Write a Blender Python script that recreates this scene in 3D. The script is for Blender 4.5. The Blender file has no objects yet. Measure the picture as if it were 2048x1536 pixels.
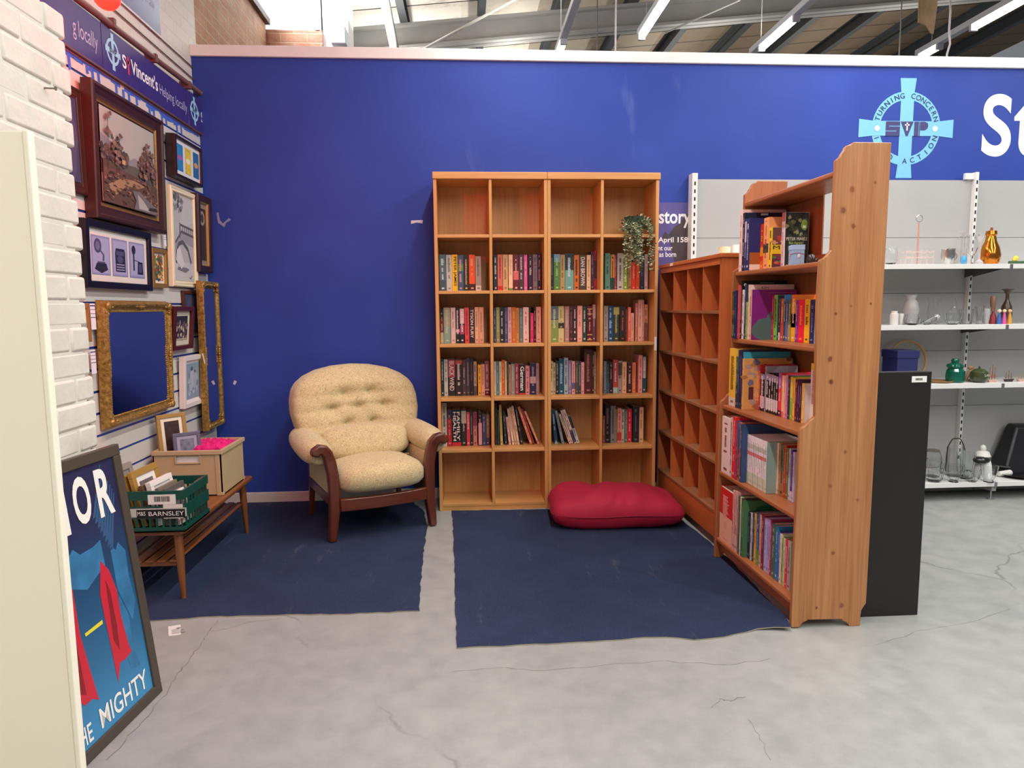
import bpy, bmesh, math, random
from mathutils import Vector, Matrix, noise as mnoise
R = random.Random(7)
SC = bpy.context.scene
COL = SC.collection
PI = math.pi

# ------------------------------------------------------------------ camera model (sizes in metres, floor z = 0)
F = 1370.0; TH = math.atan(.112); ROLL = .0085; YAW = math.radians(3.77); HC = 1.3
FW = Vector((math.sin(YAW)*math.cos(TH), math.cos(YAW)*math.cos(TH), -math.sin(TH)))
_r = Vector((math.cos(YAW), -math.sin(YAW), 0)); _u = _r.cross(FW)
RT = math.cos(ROLL)*_r - math.sin(ROLL)*_u
UP = math.cos(ROLL)*_u + math.sin(ROLL)*_r
CAM = Vector((0, 0, HC))
def ray(x, y): return FW + RT*((x-1024)/F) - UP*((y-768)/F)
def atz(x, y, z=0.): d = ray(x, y); return CAM + d*((z-HC)/d.z)
def aty(x, y, Y): d = ray(x, y); return CAM + d*(Y/d.y)
def atx(x, y, X): d = ray(x, y); return CAM + d*(X/d.x)

# ------------------------------------------------------------------ colours and materials
def lin(c): return c/12.92 if c <= .04045 else ((c+.055)/1.055)**2.4
def hexc(h): return tuple(lin(int(h[i:i+2], 16)/255) for i in (0, 2, 4)) + (1,)
MC = {}
def nt(name):
    m = bpy.data.materials.new(name); m.use_nodes = True
    t = m.node_tree; b = t.nodes['Principled BSDF']
    return m, t, b
def N(t, kind, **kw):
    n = t.nodes.new(kind)
    for k, v in kw.items():
        if k in n.inputs.keys(): n.inputs[k].default_value = v
        else: setattr(n, k, v)
    return n
def mixc(t, fac, a, b, mode='MIX'):
    n = t.nodes.new('ShaderNodeMix'); n.data_type = 'RGBA'; n.blend_type = mode
    for i, v in ((0, fac), (6, a), (7, b)):
        if hasattr(v, 'is_output'): t.links.new(v, n.inputs[i])
        else: n.inputs[i].default_value = v
    return n.outputs[2]
def ramp(t, src, stops):
    n = t.nodes.new('ShaderNodeValToRGB'); e = n.color_ramp.elements
    while len(e) < len(stops): e.new(.5)
    for k, (p, c) in enumerate(stops): e[k].position = p; e[k].color = c if isinstance(c, tuple) else hexc(c)
    t.links.new(src, n.inputs[0]); return n.outputs[0]
def coords(t, scale=(1, 1, 1), which='Object'):
    tc = N(t, 'ShaderNodeTexCoord'); mp = N(t, 'ShaderNodeMapping'); mp.inputs['Scale'].default_value = scale
    t.links.new(tc.outputs[which], mp.inputs[0]); return mp.outputs[0]
def noise(t, vec, scale, detail=4, rough=.55):
    n = N(t, 'ShaderNodeTexNoise', Scale=scale, Detail=detail, Roughness=rough); t.links.new(vec, n.inputs['Vector']); return n.outputs['Fac']
def bump(t, b, h, strength=.3, dist=.01):
    n = N(t, 'ShaderNodeBump', Strength=strength, Distance=dist); t.links.new(h, n.inputs['Height']); t.links.new(n.outputs[0], b.inputs['Normal'])
def M(col, rough=.5, metal=0., var=0., vs=12., bmp=0., bs=60., emit=0., trans=0., alpha=1., coat=0., ior=1.45, stretch=(1, 1, 1)):
    key = (col, rough, metal, var, vs, bmp, bs, emit, trans, alpha, coat, stretch)
    if key in MC: return MC[key]
    m, t, b = nt('mat_'+col)
    c = hexc(col)
    b.inputs['Base Color'].default_value = c; b.inputs['Roughness'].default_value = rough; b.inputs['Metallic'].default_value = metal
    b.inputs['IOR'].default_value = ior
    if coat: b.inputs['Coat Weight'].default_value = coat; b.inputs['Coat Roughness'].default_value = .15
    if trans: b.inputs['Transmission Weight'].default_value = trans
    if alpha < 1: b.inputs['Alpha'].default_value = alpha
    if emit: b.inputs['Emission Color'].default_value = c; b.inputs['Emission Strength'].default_value = emit
    if var or bmp: v = coords(t, stretch)
    if var:
        n = noise(t, v, vs); d = tuple(x*(1-var) for x in c[:3])+(1,); l = tuple(min(1, x*(1+var*.6)) for x in c[:3])+(1,)
        t.links.new(ramp(t, n, [(.3, d), (.7, l)]), b.inputs['Base Color'])
    if bmp: bump(t, b, noise(t, v, bs, 3), bmp, .004)
    MC[key] = m; return m
def wood(name, c1, c2, c3, axis=2, rough=.45, fine=1., knots=False, coat=0.):
    """wood with grain running along the given object axis"""
    if name in MC: return MC[name]
    m, t, b = nt(name)
    s = [14*fine]*3; s[axis] = .55*fine
    v = coords(t, tuple(s)); n1 = noise(t, v, 1.6, 5, .6)
    s2 = [70*fine]*3; s2[axis] = 2.2*fine
    n2 = noise(t, coords(t, tuple(s2)), 1.5, 3)
    col = ramp(t, n1, [(.3, c1), (.5, c2), (.72, c3)])
    col = mixc(t, .35, col, ramp(t, n2, [(.35, c1), (.65, c3)]))
    if knots:
        s3 = [5.2]*3; s3[axis] = 2.6
        vo = N(t, 'ShaderNodeTexVoronoi', Scale=1.); t.links.new(coords(t, tuple(s3)), vo.inputs['Vector'])
        k = ramp(t, vo.outputs['Distance'], [(.0, (1, 1, 1, 1)), (.085, (.75, .75, .75, 1)), (.12, (0, 0, 0, 1))])
        col = mixc(t, k, col, hexc('6e3c1c'))
    t.links.new(col, b.inputs['Base Color']); b.inputs['Roughness'].default_value = rough
    if coat: b.inputs['Coat Weight'].default_value = coat; b.inputs['Coat Roughness'].default_value = .2
    bump(t, b, n2, .08, .003)
    MC[name] = m; return m

# ------------------------------------------------------------------ mesh builder
class MB:
    def __init__(s): s.v = []; s.f = []; s.m = []
    def add(s, vs, fs, mi=0):
        o = len(s.v); s.v += [Vector(p) for p in vs]
        for f in fs: s.f.append([o+i for i in f]); s.m.append(mi)
        return s
    def box(s, a, b, mi=0, M4=None):
        x0, y0, z0 = a; x1, y1, z1 = b
        vs = [(x0, y0, z0), (x1, y0, z0), (x1, y1, z0), (x0, y1, z0), (x0, y0, z1), (x1, y0, z1), (x1, y1, z1), (x0, y1, z1)]
        if M4: vs = [M4 @ Vector(p) for p in vs]
        return s.add(vs, [(0, 3, 2, 1), (4, 5, 6, 7), (0, 1, 5, 4), (1, 2, 6, 5), (2, 3, 7, 6), (3, 0, 4, 7)], mi)
    def quad(s, a, b, c, d, mi=0): return s.add([a, b, c, d], [(0, 1, 2, 3)], mi)
    def poly(s, pts, mi=0): return s.add(pts, [tuple(range(len(pts)))], mi)
    def prism(s, pts, axis, a, b, mi=0):
        """outline of 2-D points (the two other axes in order) extruded along axis from a to b"""
        def P(p, k):
            q = list(p); q.insert(axis, k); return q
        n = len(pts)
        return s.add([P(p, a) for p in pts]+[P(p, b) for p in pts],
                     [tuple(range(n-1, -1, -1)), tuple(range(n, 2*n))]+[(i, (i+1) % n, n+(i+1) % n, n+i) for i in range(n)], mi)
    def tube(s, path, r, n=8, mi=0, flat=1.):
        path = [Vector(p) for p in path]; rs = r if isinstance(r, (list, tuple)) else [r]*len(path)
        vs = []; fs = []; ref = None
        for i, p in enumerate(path):
            d = (path[min(i+1, len(path)-1)]-path[max(i-1, 0)]).normalized()
            if ref is None: ref = d.orthogonal().normalized()
            a = (ref-d*ref.dot(d)); a = a.normalized() if a.length > 1e-6 else d.orthogonal().normalized()
            ref = a; b = d.cross(a)
            for k in range(n): w = 2*PI*k/n; vs.append(p+a*math.cos(w)*rs[i]+b*math.sin(w)*rs[i]*flat)
        for i in range(len(path)-1):
            for k in range(n): fs.append((i*n+k, i*n+(k+1) % n, (i+1)*n+(k+1) % n, (i+1)*n+k))
        fs.append(tuple(range(n-1, -1, -1))); o = (len(path)-1)*n; fs.append(tuple(range(o, o+n)))
        return s.add(vs, fs, mi)
    def lathe(s, prof, c=(0, 0, 0), n=24, mi=0, sx=1., sy=1.):
        vs = []; fs = []; c = Vector(c)
        for r, z in prof:
            for k in range(n): w = 2*PI*k/n; vs.append(c+Vector((r*sx*math.cos(w), r*sy*math.sin(w), z)))
        for i in range(len(prof)-1):
            for k in range(n): fs.append((i*n+k, i*n+(k+1) % n, (i+1)*n+(k+1) % n, (i+1)*n+k))
        fs.append(tuple(range(n-1, -1, -1))); o = (len(prof)-1)*n; fs.append(tuple(range(o, o+n)))
        return s.add(vs, fs, mi)
    def ell(s, c, r, nu=16, nv=10, mi=0, M4=None):
        if not isinstance(r, (tuple, list)): r = (r, r, r)
        vs = []; fs = []; c = Vector(c)
        for j in range(1, nv):
            a = PI*j/nv
            for i in range(nu):
                b = 2*PI*i/nu; q = Vector((r[0]*math.sin(a)*math.cos(b), r[1]*math.sin(a)*math.sin(b), r[2]*math.cos(a)))
                vs.append(c+(M4 @ q if M4 else q))
        t = len(vs); q = Vector((0, 0, r[2])); q = M4 @ q if M4 else q; vs += [c+q, c-q]
        for j in range(nv-2):
            for i in range(nu): fs.append((j*nu+i, (j+1)*nu+i, (j+1)*nu+(i+1) % nu, j*nu+(i+1) % nu))
        for i in range(nu): fs += [(t, i, (i+1) % nu), (t+1, (nv-2)*nu+(i+1) % nu, (nv-2)*nu+i)]
        return s.add(vs, fs, mi)
    def text(s, txt, O, ux, uy, w=None, h=None, mi=0, bold=.0, center=False, res=4):
        """lettering; O is the lower-left corner (or the centre), ux and uy unit axes, fitted to w by h"""
        cu = bpy.data.curves.new('t', 'FONT'); cu.body = txt; cu.offset = bold; cu.resolution_u = res
        ob = bpy.data.objects.new('t', cu); COL.objects.link(ob)
        bpy.context.view_layer.update(); dg = bpy.context.evaluated_depsgraph_get()
        me = bpy.data.meshes.new_from_object(ob.evaluated_get(dg))
        xs = [v.co.x for v in me.vertices]; ys = [v.co.y for v in me.vertices]
        x0, x1, y0, y1 = min(xs), max(xs), min(ys), max(ys)
        ky = h/(y1-y0) if h else w/(x1-x0); kx = w/(x1-x0) if w else ky
        if not h: ky = kx
        O = Vector(O); ux = Vector(ux); uy = Vector(uy)
        if center: O = O-ux*(x1-x0)*kx/2-uy*(y1-y0)*ky/2
        s.add([O+ux*((v.co.x-x0)*kx)+uy*((v.co.y-y0)*ky) for v in me.vertices], [tuple(p.vertices) for p in me.polygons], mi)
        bpy.data.objects.remove(ob); bpy.data.curves.remove(cu); bpy.data.meshes.remove(me)
        return s
    def xf(s, M4):
        s.v = [M4 @ p for p in s.v]; return s
    def build(s, name, mats, parent=None, bevel=0., smooth=None, local=False, seg=2, sub=0):
        me = bpy.data.meshes.new(name); vs = s.v
        if parent is not None and not local: o = wloc(parent); vs = [p-o for p in vs]
        me.from_pydata([tuple(p) for p in vs], [], s.f)
        if not isinstance(mats, (list, tuple)): mats = [mats]
        for m in mats: me.materials.append(m)
        me.polygons.foreach_set('material_index', s.m)
        bm = bmesh.new(); bm.from_mesh(me); bmesh.ops.recalc_face_normals(bm, faces=bm.faces); bm.to_mesh(me); bm.free()
        if smooth is not None:
            for p in me.polygons: p.use_smooth = True
            if smooth > 0: me.set_sharp_from_angle(angle=math.radians(smooth))
        ob = bpy.data.objects.new(name, me); COL.objects.link(ob)
        if parent is not None: ob.parent = parent
        if bevel:
            md = ob.modifiers.new('bevel', 'BEVEL'); md.width = bevel; md.segments = seg; md.limit_method = 'ANGLE'; md.angle_limit = math.radians(50)
        if sub:
            md = ob.modifiers.new('sub', 'SUBSURF'); md.levels = sub; md.render_levels = sub
        return ob
def wloc(o):
    p = Vector((0, 0, 0))
    while o is not None: p += o.location; o = o.parent
    return p
def tag(o, label, cat, group=None, kind=None):
    if label: o['label'] = label
    if cat: o['category'] = cat
    if group: o['group'] = group
    if kind: o['kind'] = kind
    return o
def thing(name, label, cat, loc=(0, 0, 0), rz=0., group=None, rot=None):
    o = bpy.data.objects.new(name, None); COL.objects.link(o); o.location = loc
    o.rotation_euler = rot if rot else (0, 0, rz); o.empty_display_size = .05
    return tag(o, label, cat, group)
def struct(name, mb, mats, **kw):
    o = mb.build(name, mats, **kw); o['kind'] = 'structure'; return o
def rotm(c, axis, ang): c = Vector(c); return Matrix.Translation(c) @ Matrix.Rotation(ang, 4, axis) @ Matrix.Translation(-c)
X1, Y1, Z1 = Vector((1, 0, 0)), Vector((0, 1, 0)), Vector((0, 0, 1))
# ================================================================== SETTING
YW = 4.632                                        # face of the blue partition
XL = -1.70; XS = -1.672                           # left brick wall, face of the slat panels
def m_floor():
    m, t, b = nt('painted_concrete'); v = coords(t)
    n = noise(t, v, .9, 5); n2 = noise(t, v, 9, 6, .7)
    c = ramp(t, n, [(.3, '8d918f'), (.55, '969a97'), (.75, '9d9f9b')])
    c = mixc(t, .14, c, ramp(t, n2, [(.35, '7f8482'), (.6, 'c3c3be')]))
    vo = N(t, 'ShaderNodeTexVoronoi', Scale=.42); vo.feature = 'DISTANCE_TO_EDGE'
    w = N(t, 'ShaderNodeVectorMath', operation='ADD'); nn = N(t, 'ShaderNodeTexNoise', Scale=3., Detail=5.)
    t.links.new(v, nn.inputs['Vector']); sc = N(t, 'ShaderNodeVectorMath', operation='SCALE'); sc.inputs['Scale'].default_value = .35
    t.links.new(nn.outputs['Color'], sc.inputs[0]); t.links.new(v, w.inputs[0]); t.links.new(sc.outputs[0], w.inputs[1]); t.links.new(w.outputs[0], vo.inputs['Vector'])
    crack = ramp(t, vo.outputs['Distance'], [(0., (.55, .55, .55, 1)), (.0022, (0, 0, 0, 1))])
    brk = ramp(t, noise(t, v, 1.3, 2), [(.45, (0, 0, 0, 1)), (.55, (1, 1, 1, 1))])
    c = mixc(t, mixc(t, 1., crack, brk, 'MULTIPLY'), c, hexc('55534e'))
    sp = N(t, 'ShaderNodeTexVoronoi', Scale=26.); t.links.new(v, sp.inputs['Vector'])
    c = mixc(t, ramp(t, sp.outputs['Distance'], [(.0, (.5, .5, .5, 1)), (.045, (0, 0, 0, 1))]), c, hexc('66645f'))
    t.links.new(c, b.inputs['Base Color'])
    t.links.new(ramp(t, n2, [(.3, (.28,)*3+(1,)), (.7, (.5,)*3+(1,))]), b.inputs['Roughness'])
    bump(t, b, n2, .08, .004); return m
def m_brick(name, c1, c2, mort, plane, strength=.5, paint=False, diag=False):
    m, t, b = nt(name); v = coords(t)
    sp = N(t, 'ShaderNodeSeparateXYZ'); t.links.new(v, sp.inputs[0]); cb = N(t, 'ShaderNodeCombineXYZ')
    t.links.new(sp.outputs['X' if plane == 'XZ' else 'Y'], cb.inputs[0]); t.links.new(sp.outputs['Z'], cb.inputs[1])
    br = N(t, 'ShaderNodeTexBrick', Scale=1.); br.inputs['Brick Width'].default_value = .225; br.inputs['Row Height'].default_value = .077
    br.inputs['Mortar Size'].default_value = .006; br.inputs['Mortar Smooth'].default_value = .3
    br.inputs['Color1'].default_value = hexc(c1); br.inputs['Color2'].default_value = hexc(c2); br.inputs['Mortar'].default_value = hexc(mort)
    t.links.new(cb.outputs[0], br.inputs['Vector'])
    n = noise(t, v, 7, 5)
    c = mixc(t, .35 if not paint else .12, br.outputs['Color'], ramp(t, n, [(.35, c2), (.65, mort)]))
    t.links.new(c, b.inputs['Base Color']); b.inputs['Roughness'].default_value = .75
    h = N(t, 'ShaderNodeMath', operation='SUBTRACT'); t.links.new(noise(t, v, 30, 4), h.inputs[0]); t.links.new(br.outputs['Fac'], h.inputs[1])
    bump(t, b, h.outputs[0], strength, .008); return m
WHITE = M('eceae4', .5); TRIMW = M('e9e8e4', .4, var=.05, vs=6)
def m_blue():
    m, t, b = nt('blue_paint'); v = coords(t)
    c = ramp(t, noise(t, v, 2.5, 3), [(.3, '294096'), (.7, '2e469f')])
    s = N(t, 'ShaderNodeTexNoise', Scale=1., Detail=6.); t.links.new(coords(t, (5, 5, 1.6)), s.inputs['Vector'])
    c = mixc(t, ramp(t, s.outputs['Fac'], [(.67, (0, 0, 0, 1)), (.75, (.22, .22, .22, 1))]), c, hexc('6f80c0'))
    t.links.new(c, b.inputs['Base Color']); b.inputs['Roughness'].default_value = .6; b.inputs['Specular IOR Level'].default_value = .3; bump(t, b, noise(t, v, 90, 2), .05, .002); return m
BLUE = m_blue()
fl = MB().box((-4, -5, -.05), (8, 17, 0))
for pix, wd in (([(437, 1240), (418, 1266), (399, 1290), (378, 1322), (352, 1352), (331, 1388), (296, 1430), (258, 1472), (205, 1533)], .0035), ([(556, 1237), (500, 1243), (452, 1258), (420, 1262)], .002), ([(905, 1342), (1010, 1336), (1105, 1341), (1210, 1330), (1330, 1322), (1450, 1330), (1560, 1316)], .0018), ([(1490, 1392), (1462, 1402), (1440, 1398), (1418, 1421)], .003), ([(1755, 1290), (1840, 1262), (1930, 1246), (2040, 1212)], .002), ([(1500, 1440), (1530, 1490), (1545, 1532)], .002)):
    P = [atz(x, y, .0006) for x, y in pix]; Q = []
    for a, c in zip(P, P[1:]):
        for k in range(5): q = a.lerp(c, k/5); Q.append(q+Vector((R.uniform(-.006, .006), R.uniform(-.006, .006), 0)))
    for a, c in zip(Q, Q[1:]):
        n = (c-a).cross(Z1).normalized()*wd*R.uniform(.15, .45); fl.quad(a+n, a-n, c-n, c+n, 1)
struct('floor', fl, [m_floor(), M('6f6d68', .8)])
struct('wall_back', MB().box((XL, YW, 0), (8, YW+.1, 2.884)), BLUE)
struct('trim_1', MB().box((XL, YW-.018, 2.884), (8, YW+.118, 2.952)), TRIMW, bevel=.004)
struct('baseboard_back', MB().box((XS, YW-.016, 0), (8, YW-.001, .071)), M('d9d5cb', .45, var=.08), bevel=.003)
PB = m_brick('white_painted_brick', 'e4dfd6', 'dfdad0', 'dad5ca', 'YZ', .22, True)
struct('wall_left', MB().box((XL-.2, -1, 0), (XL, YW+.1, 4.25)), PB)
# projecting painted brick pier near the camera: real courses with uneven ends
b = MB(); zt = 2.19; x1 = -1.2; yend = 2.275; nrow = 28; ch = zt/nrow
b.box((XL, 0, 0), (x1-.003, yend-.03, zt-.004))
for k in range(nrow):
    y = yend+R.uniform(-.012, .012)-(.11 if k % 2 else 0); first = True
    yy = yend+R.uniform(-.012, .012)
    while yy > .1:
        L = .105 if (k % 2 and first) else .222; first = False
        j = R.uniform(-.003, .003)
        b.box((XL+.02, yy-L+.0025, k*ch+.0018), (x1+j, yy-.0022, (k+1)*ch-.0018)); yy -= L
struct('wall_left_pier', b, M('dcd6ca', .7, var=.09, vs=7, bmp=.9, bs=22), bevel=.009, smooth=40)
# bare brick beyond the partition, with the high windows
BR = m_brick('bare_brick', 'c08862', 'a06c4c', 'c4a98a', 'YZ', .6)
BR2 = m_brick('bare_brick_end', 'b5795a', '9a644a', 'b9a083', 'XZ', .6)
zs = 3.79
b = MB(); b.box((XL-.25, YW+.1, 0), (XL, 6.4, zs)); b.box((XL-.25, YW+.1, zs), (XL, 5.55, 5.2)); struct('wall_left_rear', b, BR)
struct('trim_2', MB().box((XL-.02, 5.55, zs-.03), (XL+.04, 6.4, zs+.02)), M('5d4636', .7, var=.3))
struct('wall_rear_return', MB().box((XL-.25, 6.4, 0), (-1.22, 6.65, 3.72)), BR2)
struct('trim_3', MB().box((-1.22, 6.45, 3.3), (-1.0, 6.75, 5.2)), M('e4e2dc', .6))
PANE = nt('daylit_glass'); PANE[2].inputs['Base Color'].default_value = hexc('dfe9ee'); PANE[2].inputs['Emission Color'].default_value = hexc('dce8f0'); PANE[2].inputs['Emission Strength'].default_value = 1.5
PANE[2].inputs['Roughness'].default_value = .2
for n, a, c in (('window_1', (XL-.2, 5.57, zs), (XL-.16, 6.38, 5.1)), ('window_2', (XL-.1, 6.5, 3.72), (-1.25, 6.54, 5.1))):
    w = struct(n, MB().box(a, c), PANE[0])
    fr = MB()
    if n == 'window_1':
        for y in (5.57, 5.95, 6.34): fr.box((XL-.16, y, zs), (XL-.12, y+.04, 5.1))
        fr.box((XL-.16, 5.57, 4.05), (XL-.12, 6.38, 4.09))
    else:
        for x in (XL-.1, -1.29): fr.box((x, 6.46, 3.72), (x+.04, 6.5, 5.1))
        fr.box((XL-.1, 6.46, 3.72), (-1.25, 6.5, 3.75))
    fr.build('window_frame', M('eeeeea', .4), w)
b = MB(); b.box((-1.13, 6.3, 3.58), (-1.0, 6.45, 3.73))
tag(b.build('junction_box', M('cfd8dc', .35), bevel=.01), 'small pale grey box fixed beside the high window', 'electrical box')
struct('wall_rear', MB().box((-1.3, 16, 0), (12, 16.2, 9)), m_brick('dark_brick', '4a3830', '3a2c28', '55463c', 'XZ', .4))
# roof: boarded sheets on steel purlins, rising to the right
KZ = .1
def roofz(x): return 4.42+KZ*(x+1.67)
def m_roof():
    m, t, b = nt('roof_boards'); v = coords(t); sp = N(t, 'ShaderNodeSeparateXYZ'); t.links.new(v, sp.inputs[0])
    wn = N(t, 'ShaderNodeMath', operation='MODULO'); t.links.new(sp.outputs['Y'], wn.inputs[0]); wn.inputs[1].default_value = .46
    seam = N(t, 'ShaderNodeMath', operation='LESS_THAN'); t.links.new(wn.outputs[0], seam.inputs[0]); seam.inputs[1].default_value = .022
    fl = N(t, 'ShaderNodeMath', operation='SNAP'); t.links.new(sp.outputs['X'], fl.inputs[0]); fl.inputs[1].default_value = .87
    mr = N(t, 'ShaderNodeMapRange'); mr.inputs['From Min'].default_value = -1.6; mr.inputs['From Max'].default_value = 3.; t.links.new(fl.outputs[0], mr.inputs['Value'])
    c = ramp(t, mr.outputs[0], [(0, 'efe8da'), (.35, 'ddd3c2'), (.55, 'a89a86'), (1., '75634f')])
    st = noise(t, coords(t, (1, 1.4, 1)), 2.2, 6, .65)
    c = mixc(t, ramp(t, st, [(.55, (0, 0, 0, 1)), (.7, (.55, .55, .55, 1))]), c, hexc('6b5440'))
    c = mixc(t, seam.outputs[0], c, hexc('2c2824'))
    t.links.new(c, b.inputs['Base Color']); b.inputs['Roughness'].default_value = .8; return m
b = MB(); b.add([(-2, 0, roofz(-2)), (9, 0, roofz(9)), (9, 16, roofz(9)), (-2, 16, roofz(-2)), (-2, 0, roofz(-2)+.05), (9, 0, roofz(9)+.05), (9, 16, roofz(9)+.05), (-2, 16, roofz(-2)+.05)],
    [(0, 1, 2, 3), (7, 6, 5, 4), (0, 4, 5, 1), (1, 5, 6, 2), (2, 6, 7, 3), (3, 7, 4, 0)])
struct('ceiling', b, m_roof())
STEEL = M('3d4042', .55, var=.15, vs=4); GREYB = M('8f8d88', .6, var=.1, vs=3)
ti = 4
for k in range(12):
    x = -1.45+.84*k; z = roofz(x)
    b = MB(); b.box((x-.05, .5, z-.17), (x+.03, 15.9, z-.15)); b.box((x-.012, .5, z-.16), (x+.004, 15.9, z)); b.box((x-.05, .5, z-.02), (x+.03, 15.9, z))
    struct('trim_%d' % ti, b, STEEL); ti += 1
for y, drop, hh in ((7.9, .17, .26), (13., .17, .26)):
    b = MB()
    for z0, z1, w in ((-drop-hh, -drop-hh+.03, .08), (-drop-.03, -drop, .08), (-drop-hh, -drop, .012)):
        b.add([(x, yy, roofz(x)+z) for z in (z0, z1) for x, yy in ((-1.6, y-w), (9, y-w), (9, y+w), (-1.6, y+w))],
              [(3, 2, 1, 0), (4, 5, 6, 7), (0, 1, 5, 4), (1, 2, 6, 5), (2, 3, 7, 6), (3, 0, 4, 7)])
    struct('trim_%d' % ti, b, GREYB); ti += 1
# pipes, stays and cables in the roof space
p0 = aty(790, 100, 7.2); p1 = aty(763, -30, 6.2)
tag(MB().tube([p0-Z1*1.2, p0, p1, p1+(p1-p0)*1.2], .045, 12).build('roof_pipe', M('c9c9c4', .45), smooth=60), 'thick pale pipe rising behind the blue partition on the left', 'pipe')
tag(MB().tube([aty(838, 103, 6.4), aty(1046, -10, 7.0)], .012, 8).build('stay_rod', M('d8d4ca', .5)), 'thin pale rod slanting across the roof space', 'rod')
tag(MB().tube([aty(1330, 66, 7.), aty(1480, 0, 7.0)], .009, 8).build('stay_rod', M('a8a49c', .5)), 'thin grey stay slanting behind the widest lit tube', 'rod')
for px, nm, lab, c, r in ((1231, 'hanging_cable', 'straight white cable hanging between two fluorescent tubes', 'e8e6e0', .007), (1194, 'hanging_wire', 'thin dark wire hanging right of the leftmost tube', '55524e', .004), (1798, 'hanging_wire', 'thin grey wire hanging by the torn roof board', '8a8782', .005)):
    a = aty(px, 112, 5.6); tag(MB().tube([a-Z1*.4, a+Z1*(roofz(a.x)-a.z)], r, 6).build(nm, M(c, .6)), lab, 'cable')
pts = [aty(px, py, 5.5) for px, py in ((1892, 130), (1894, 108), (1900, 88), (1898, 60), (1901, 20), (1899, -12))]
tag(MB().tube(pts+[pts[-1]+Z1*.9], .008, 6).build('hanging_cable', M('f0eee8', .6)), 'wavy white cable hanging near the rightmost tube', 'cable')
pts = [(1838, -40), (1838, 10), (1837, 44), (1846, 48), (1853, 50), (1862, 66), (1867, 68), (1871, 40), (1875, 10), (1876, -40)]
b = MB(); P = [aty(x, y, 6.0) for x, y in pts]; b.add([p for p in P]+[p+Y1*.012 for p in P], [tuple(range(len(P)))[::-1], tuple(range(len(P), 2*len(P)))]+[(i, (i+1) % len(P), len(P)+(i+1) % len(P), len(P)+i) for i in range(len(P))])
tag(b.build('torn_roof_board', M('b0946c', .85, var=.35, vs=6, bmp=.5)), 'torn piece of brown board hanging down from the roof', 'board')
# fluorescent rows: fitting, lit tubes
TUBE = nt('lit_tube'); TUBE[2].inputs['Emission Color'].default_value = (1, .98, .95, 1); TUBE[2].inputs['Emission Strength'].default_value = 22.
FIT = M('c8cacb', .35); ZT = 3.72
def fluor(label, segs, x, y0, y1, z=ZT):
    t = thing('fluorescent_light', label, 'ceiling light', (x, y0, z), group='fluorescent lights under the roof')
    MB().box((x-.035, y0, z+.02), (x+.035, y1, z+.075)).build('housing', FIT, t, bevel=.006)
    for a, c in segs:
        e = MB().tube([(x, a, z), (x, c, z)], .03, 10).build('tube', TUBE[0], t, smooth=60)
        MB().box((x-.03, a-.03, z-.03), (x+.03, a, z+.02)).build('end_cap', FIT, t); MB().box((x-.03, c, z-.03), (x+.03, c+.03, z+.02)).build('end_cap', FIT, t)
    for y in (y0+.2, y1-.2): MB().tube([(x, y, z+.07), (x, y, roofz(x)-.1)], .004, 6).build('suspension_wire', M('b8b6b0', .5), t)
def rowx(px, py, z=ZT):
    p = atz(px, py, z); return p
for lab, far, spans in (
    ('leftmost fluorescent fitting, only its short far end lit', (1118, 108), (((1118, 108), (1129, 84)),)),
    ('widest and brightest lit tube above the partition', (1284, 72), (((1284, 72), (1352, -8)),)),
    ('fluorescent tube in the middle, lit stretch right of the wide bright one', (1508, 110), (((1544, 96), (1622, 38)),)),
    ('rightmost fluorescent row with two lit tubes', (1842, 113), (((1842, 113), (1893, 94)), ((1964, 54), (2060, -6))))):
    P = rowx(*far); segs = []
    for a, c in spans: pa = rowx(*a); pc = rowx(*c); segs.append((pc.y, pa.y))
    fluor(lab, segs, P.x, min(s[0] for s in segs)-1.1, P.y+.05)
# ---------------------------------------------------------------- rugs
def m_carpet():
    m, t, b = nt('navy_carpet'); v = coords(t)
    c = ramp(t, noise(t, v, 4, 5), [(.3, '28324a'), (.7, '323e59')])
    n = noise(t, v, 300, 2); c = mixc(t, .4, c, ramp(t, n, [(.3, '161d33'), (.7, '37425f')]))
    d = N(t, 'ShaderNodeTexVoronoi', Scale=22.); t.links.new(v, d.inputs['Vector'])
    c = mixc(t, ramp(t, d.outputs['Distance'], [(0, (.8,)*3+(1,)), (.035, (0, 0, 0, 1))]), c, hexc('9a988f'))
    st = noise(t, coords(t, (3, .7, 1)), 3, 6, .7); c = mixc(t, ramp(t, st, [(.6, (0, 0, 0, 1)), (.72, (.22,)*3+(1,))]), c, hexc('7d7f85'))
    t.links.new(c, b.inputs['Base Color']); b.inputs['Roughness'].default_value = .95; b.inputs['Specular IOR Level'].default_value = .15
    bump(t, b, n, .5, .004); return m
CARP = m_carpet(); BACKING = M('a59c86', .9, var=.2)
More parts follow.
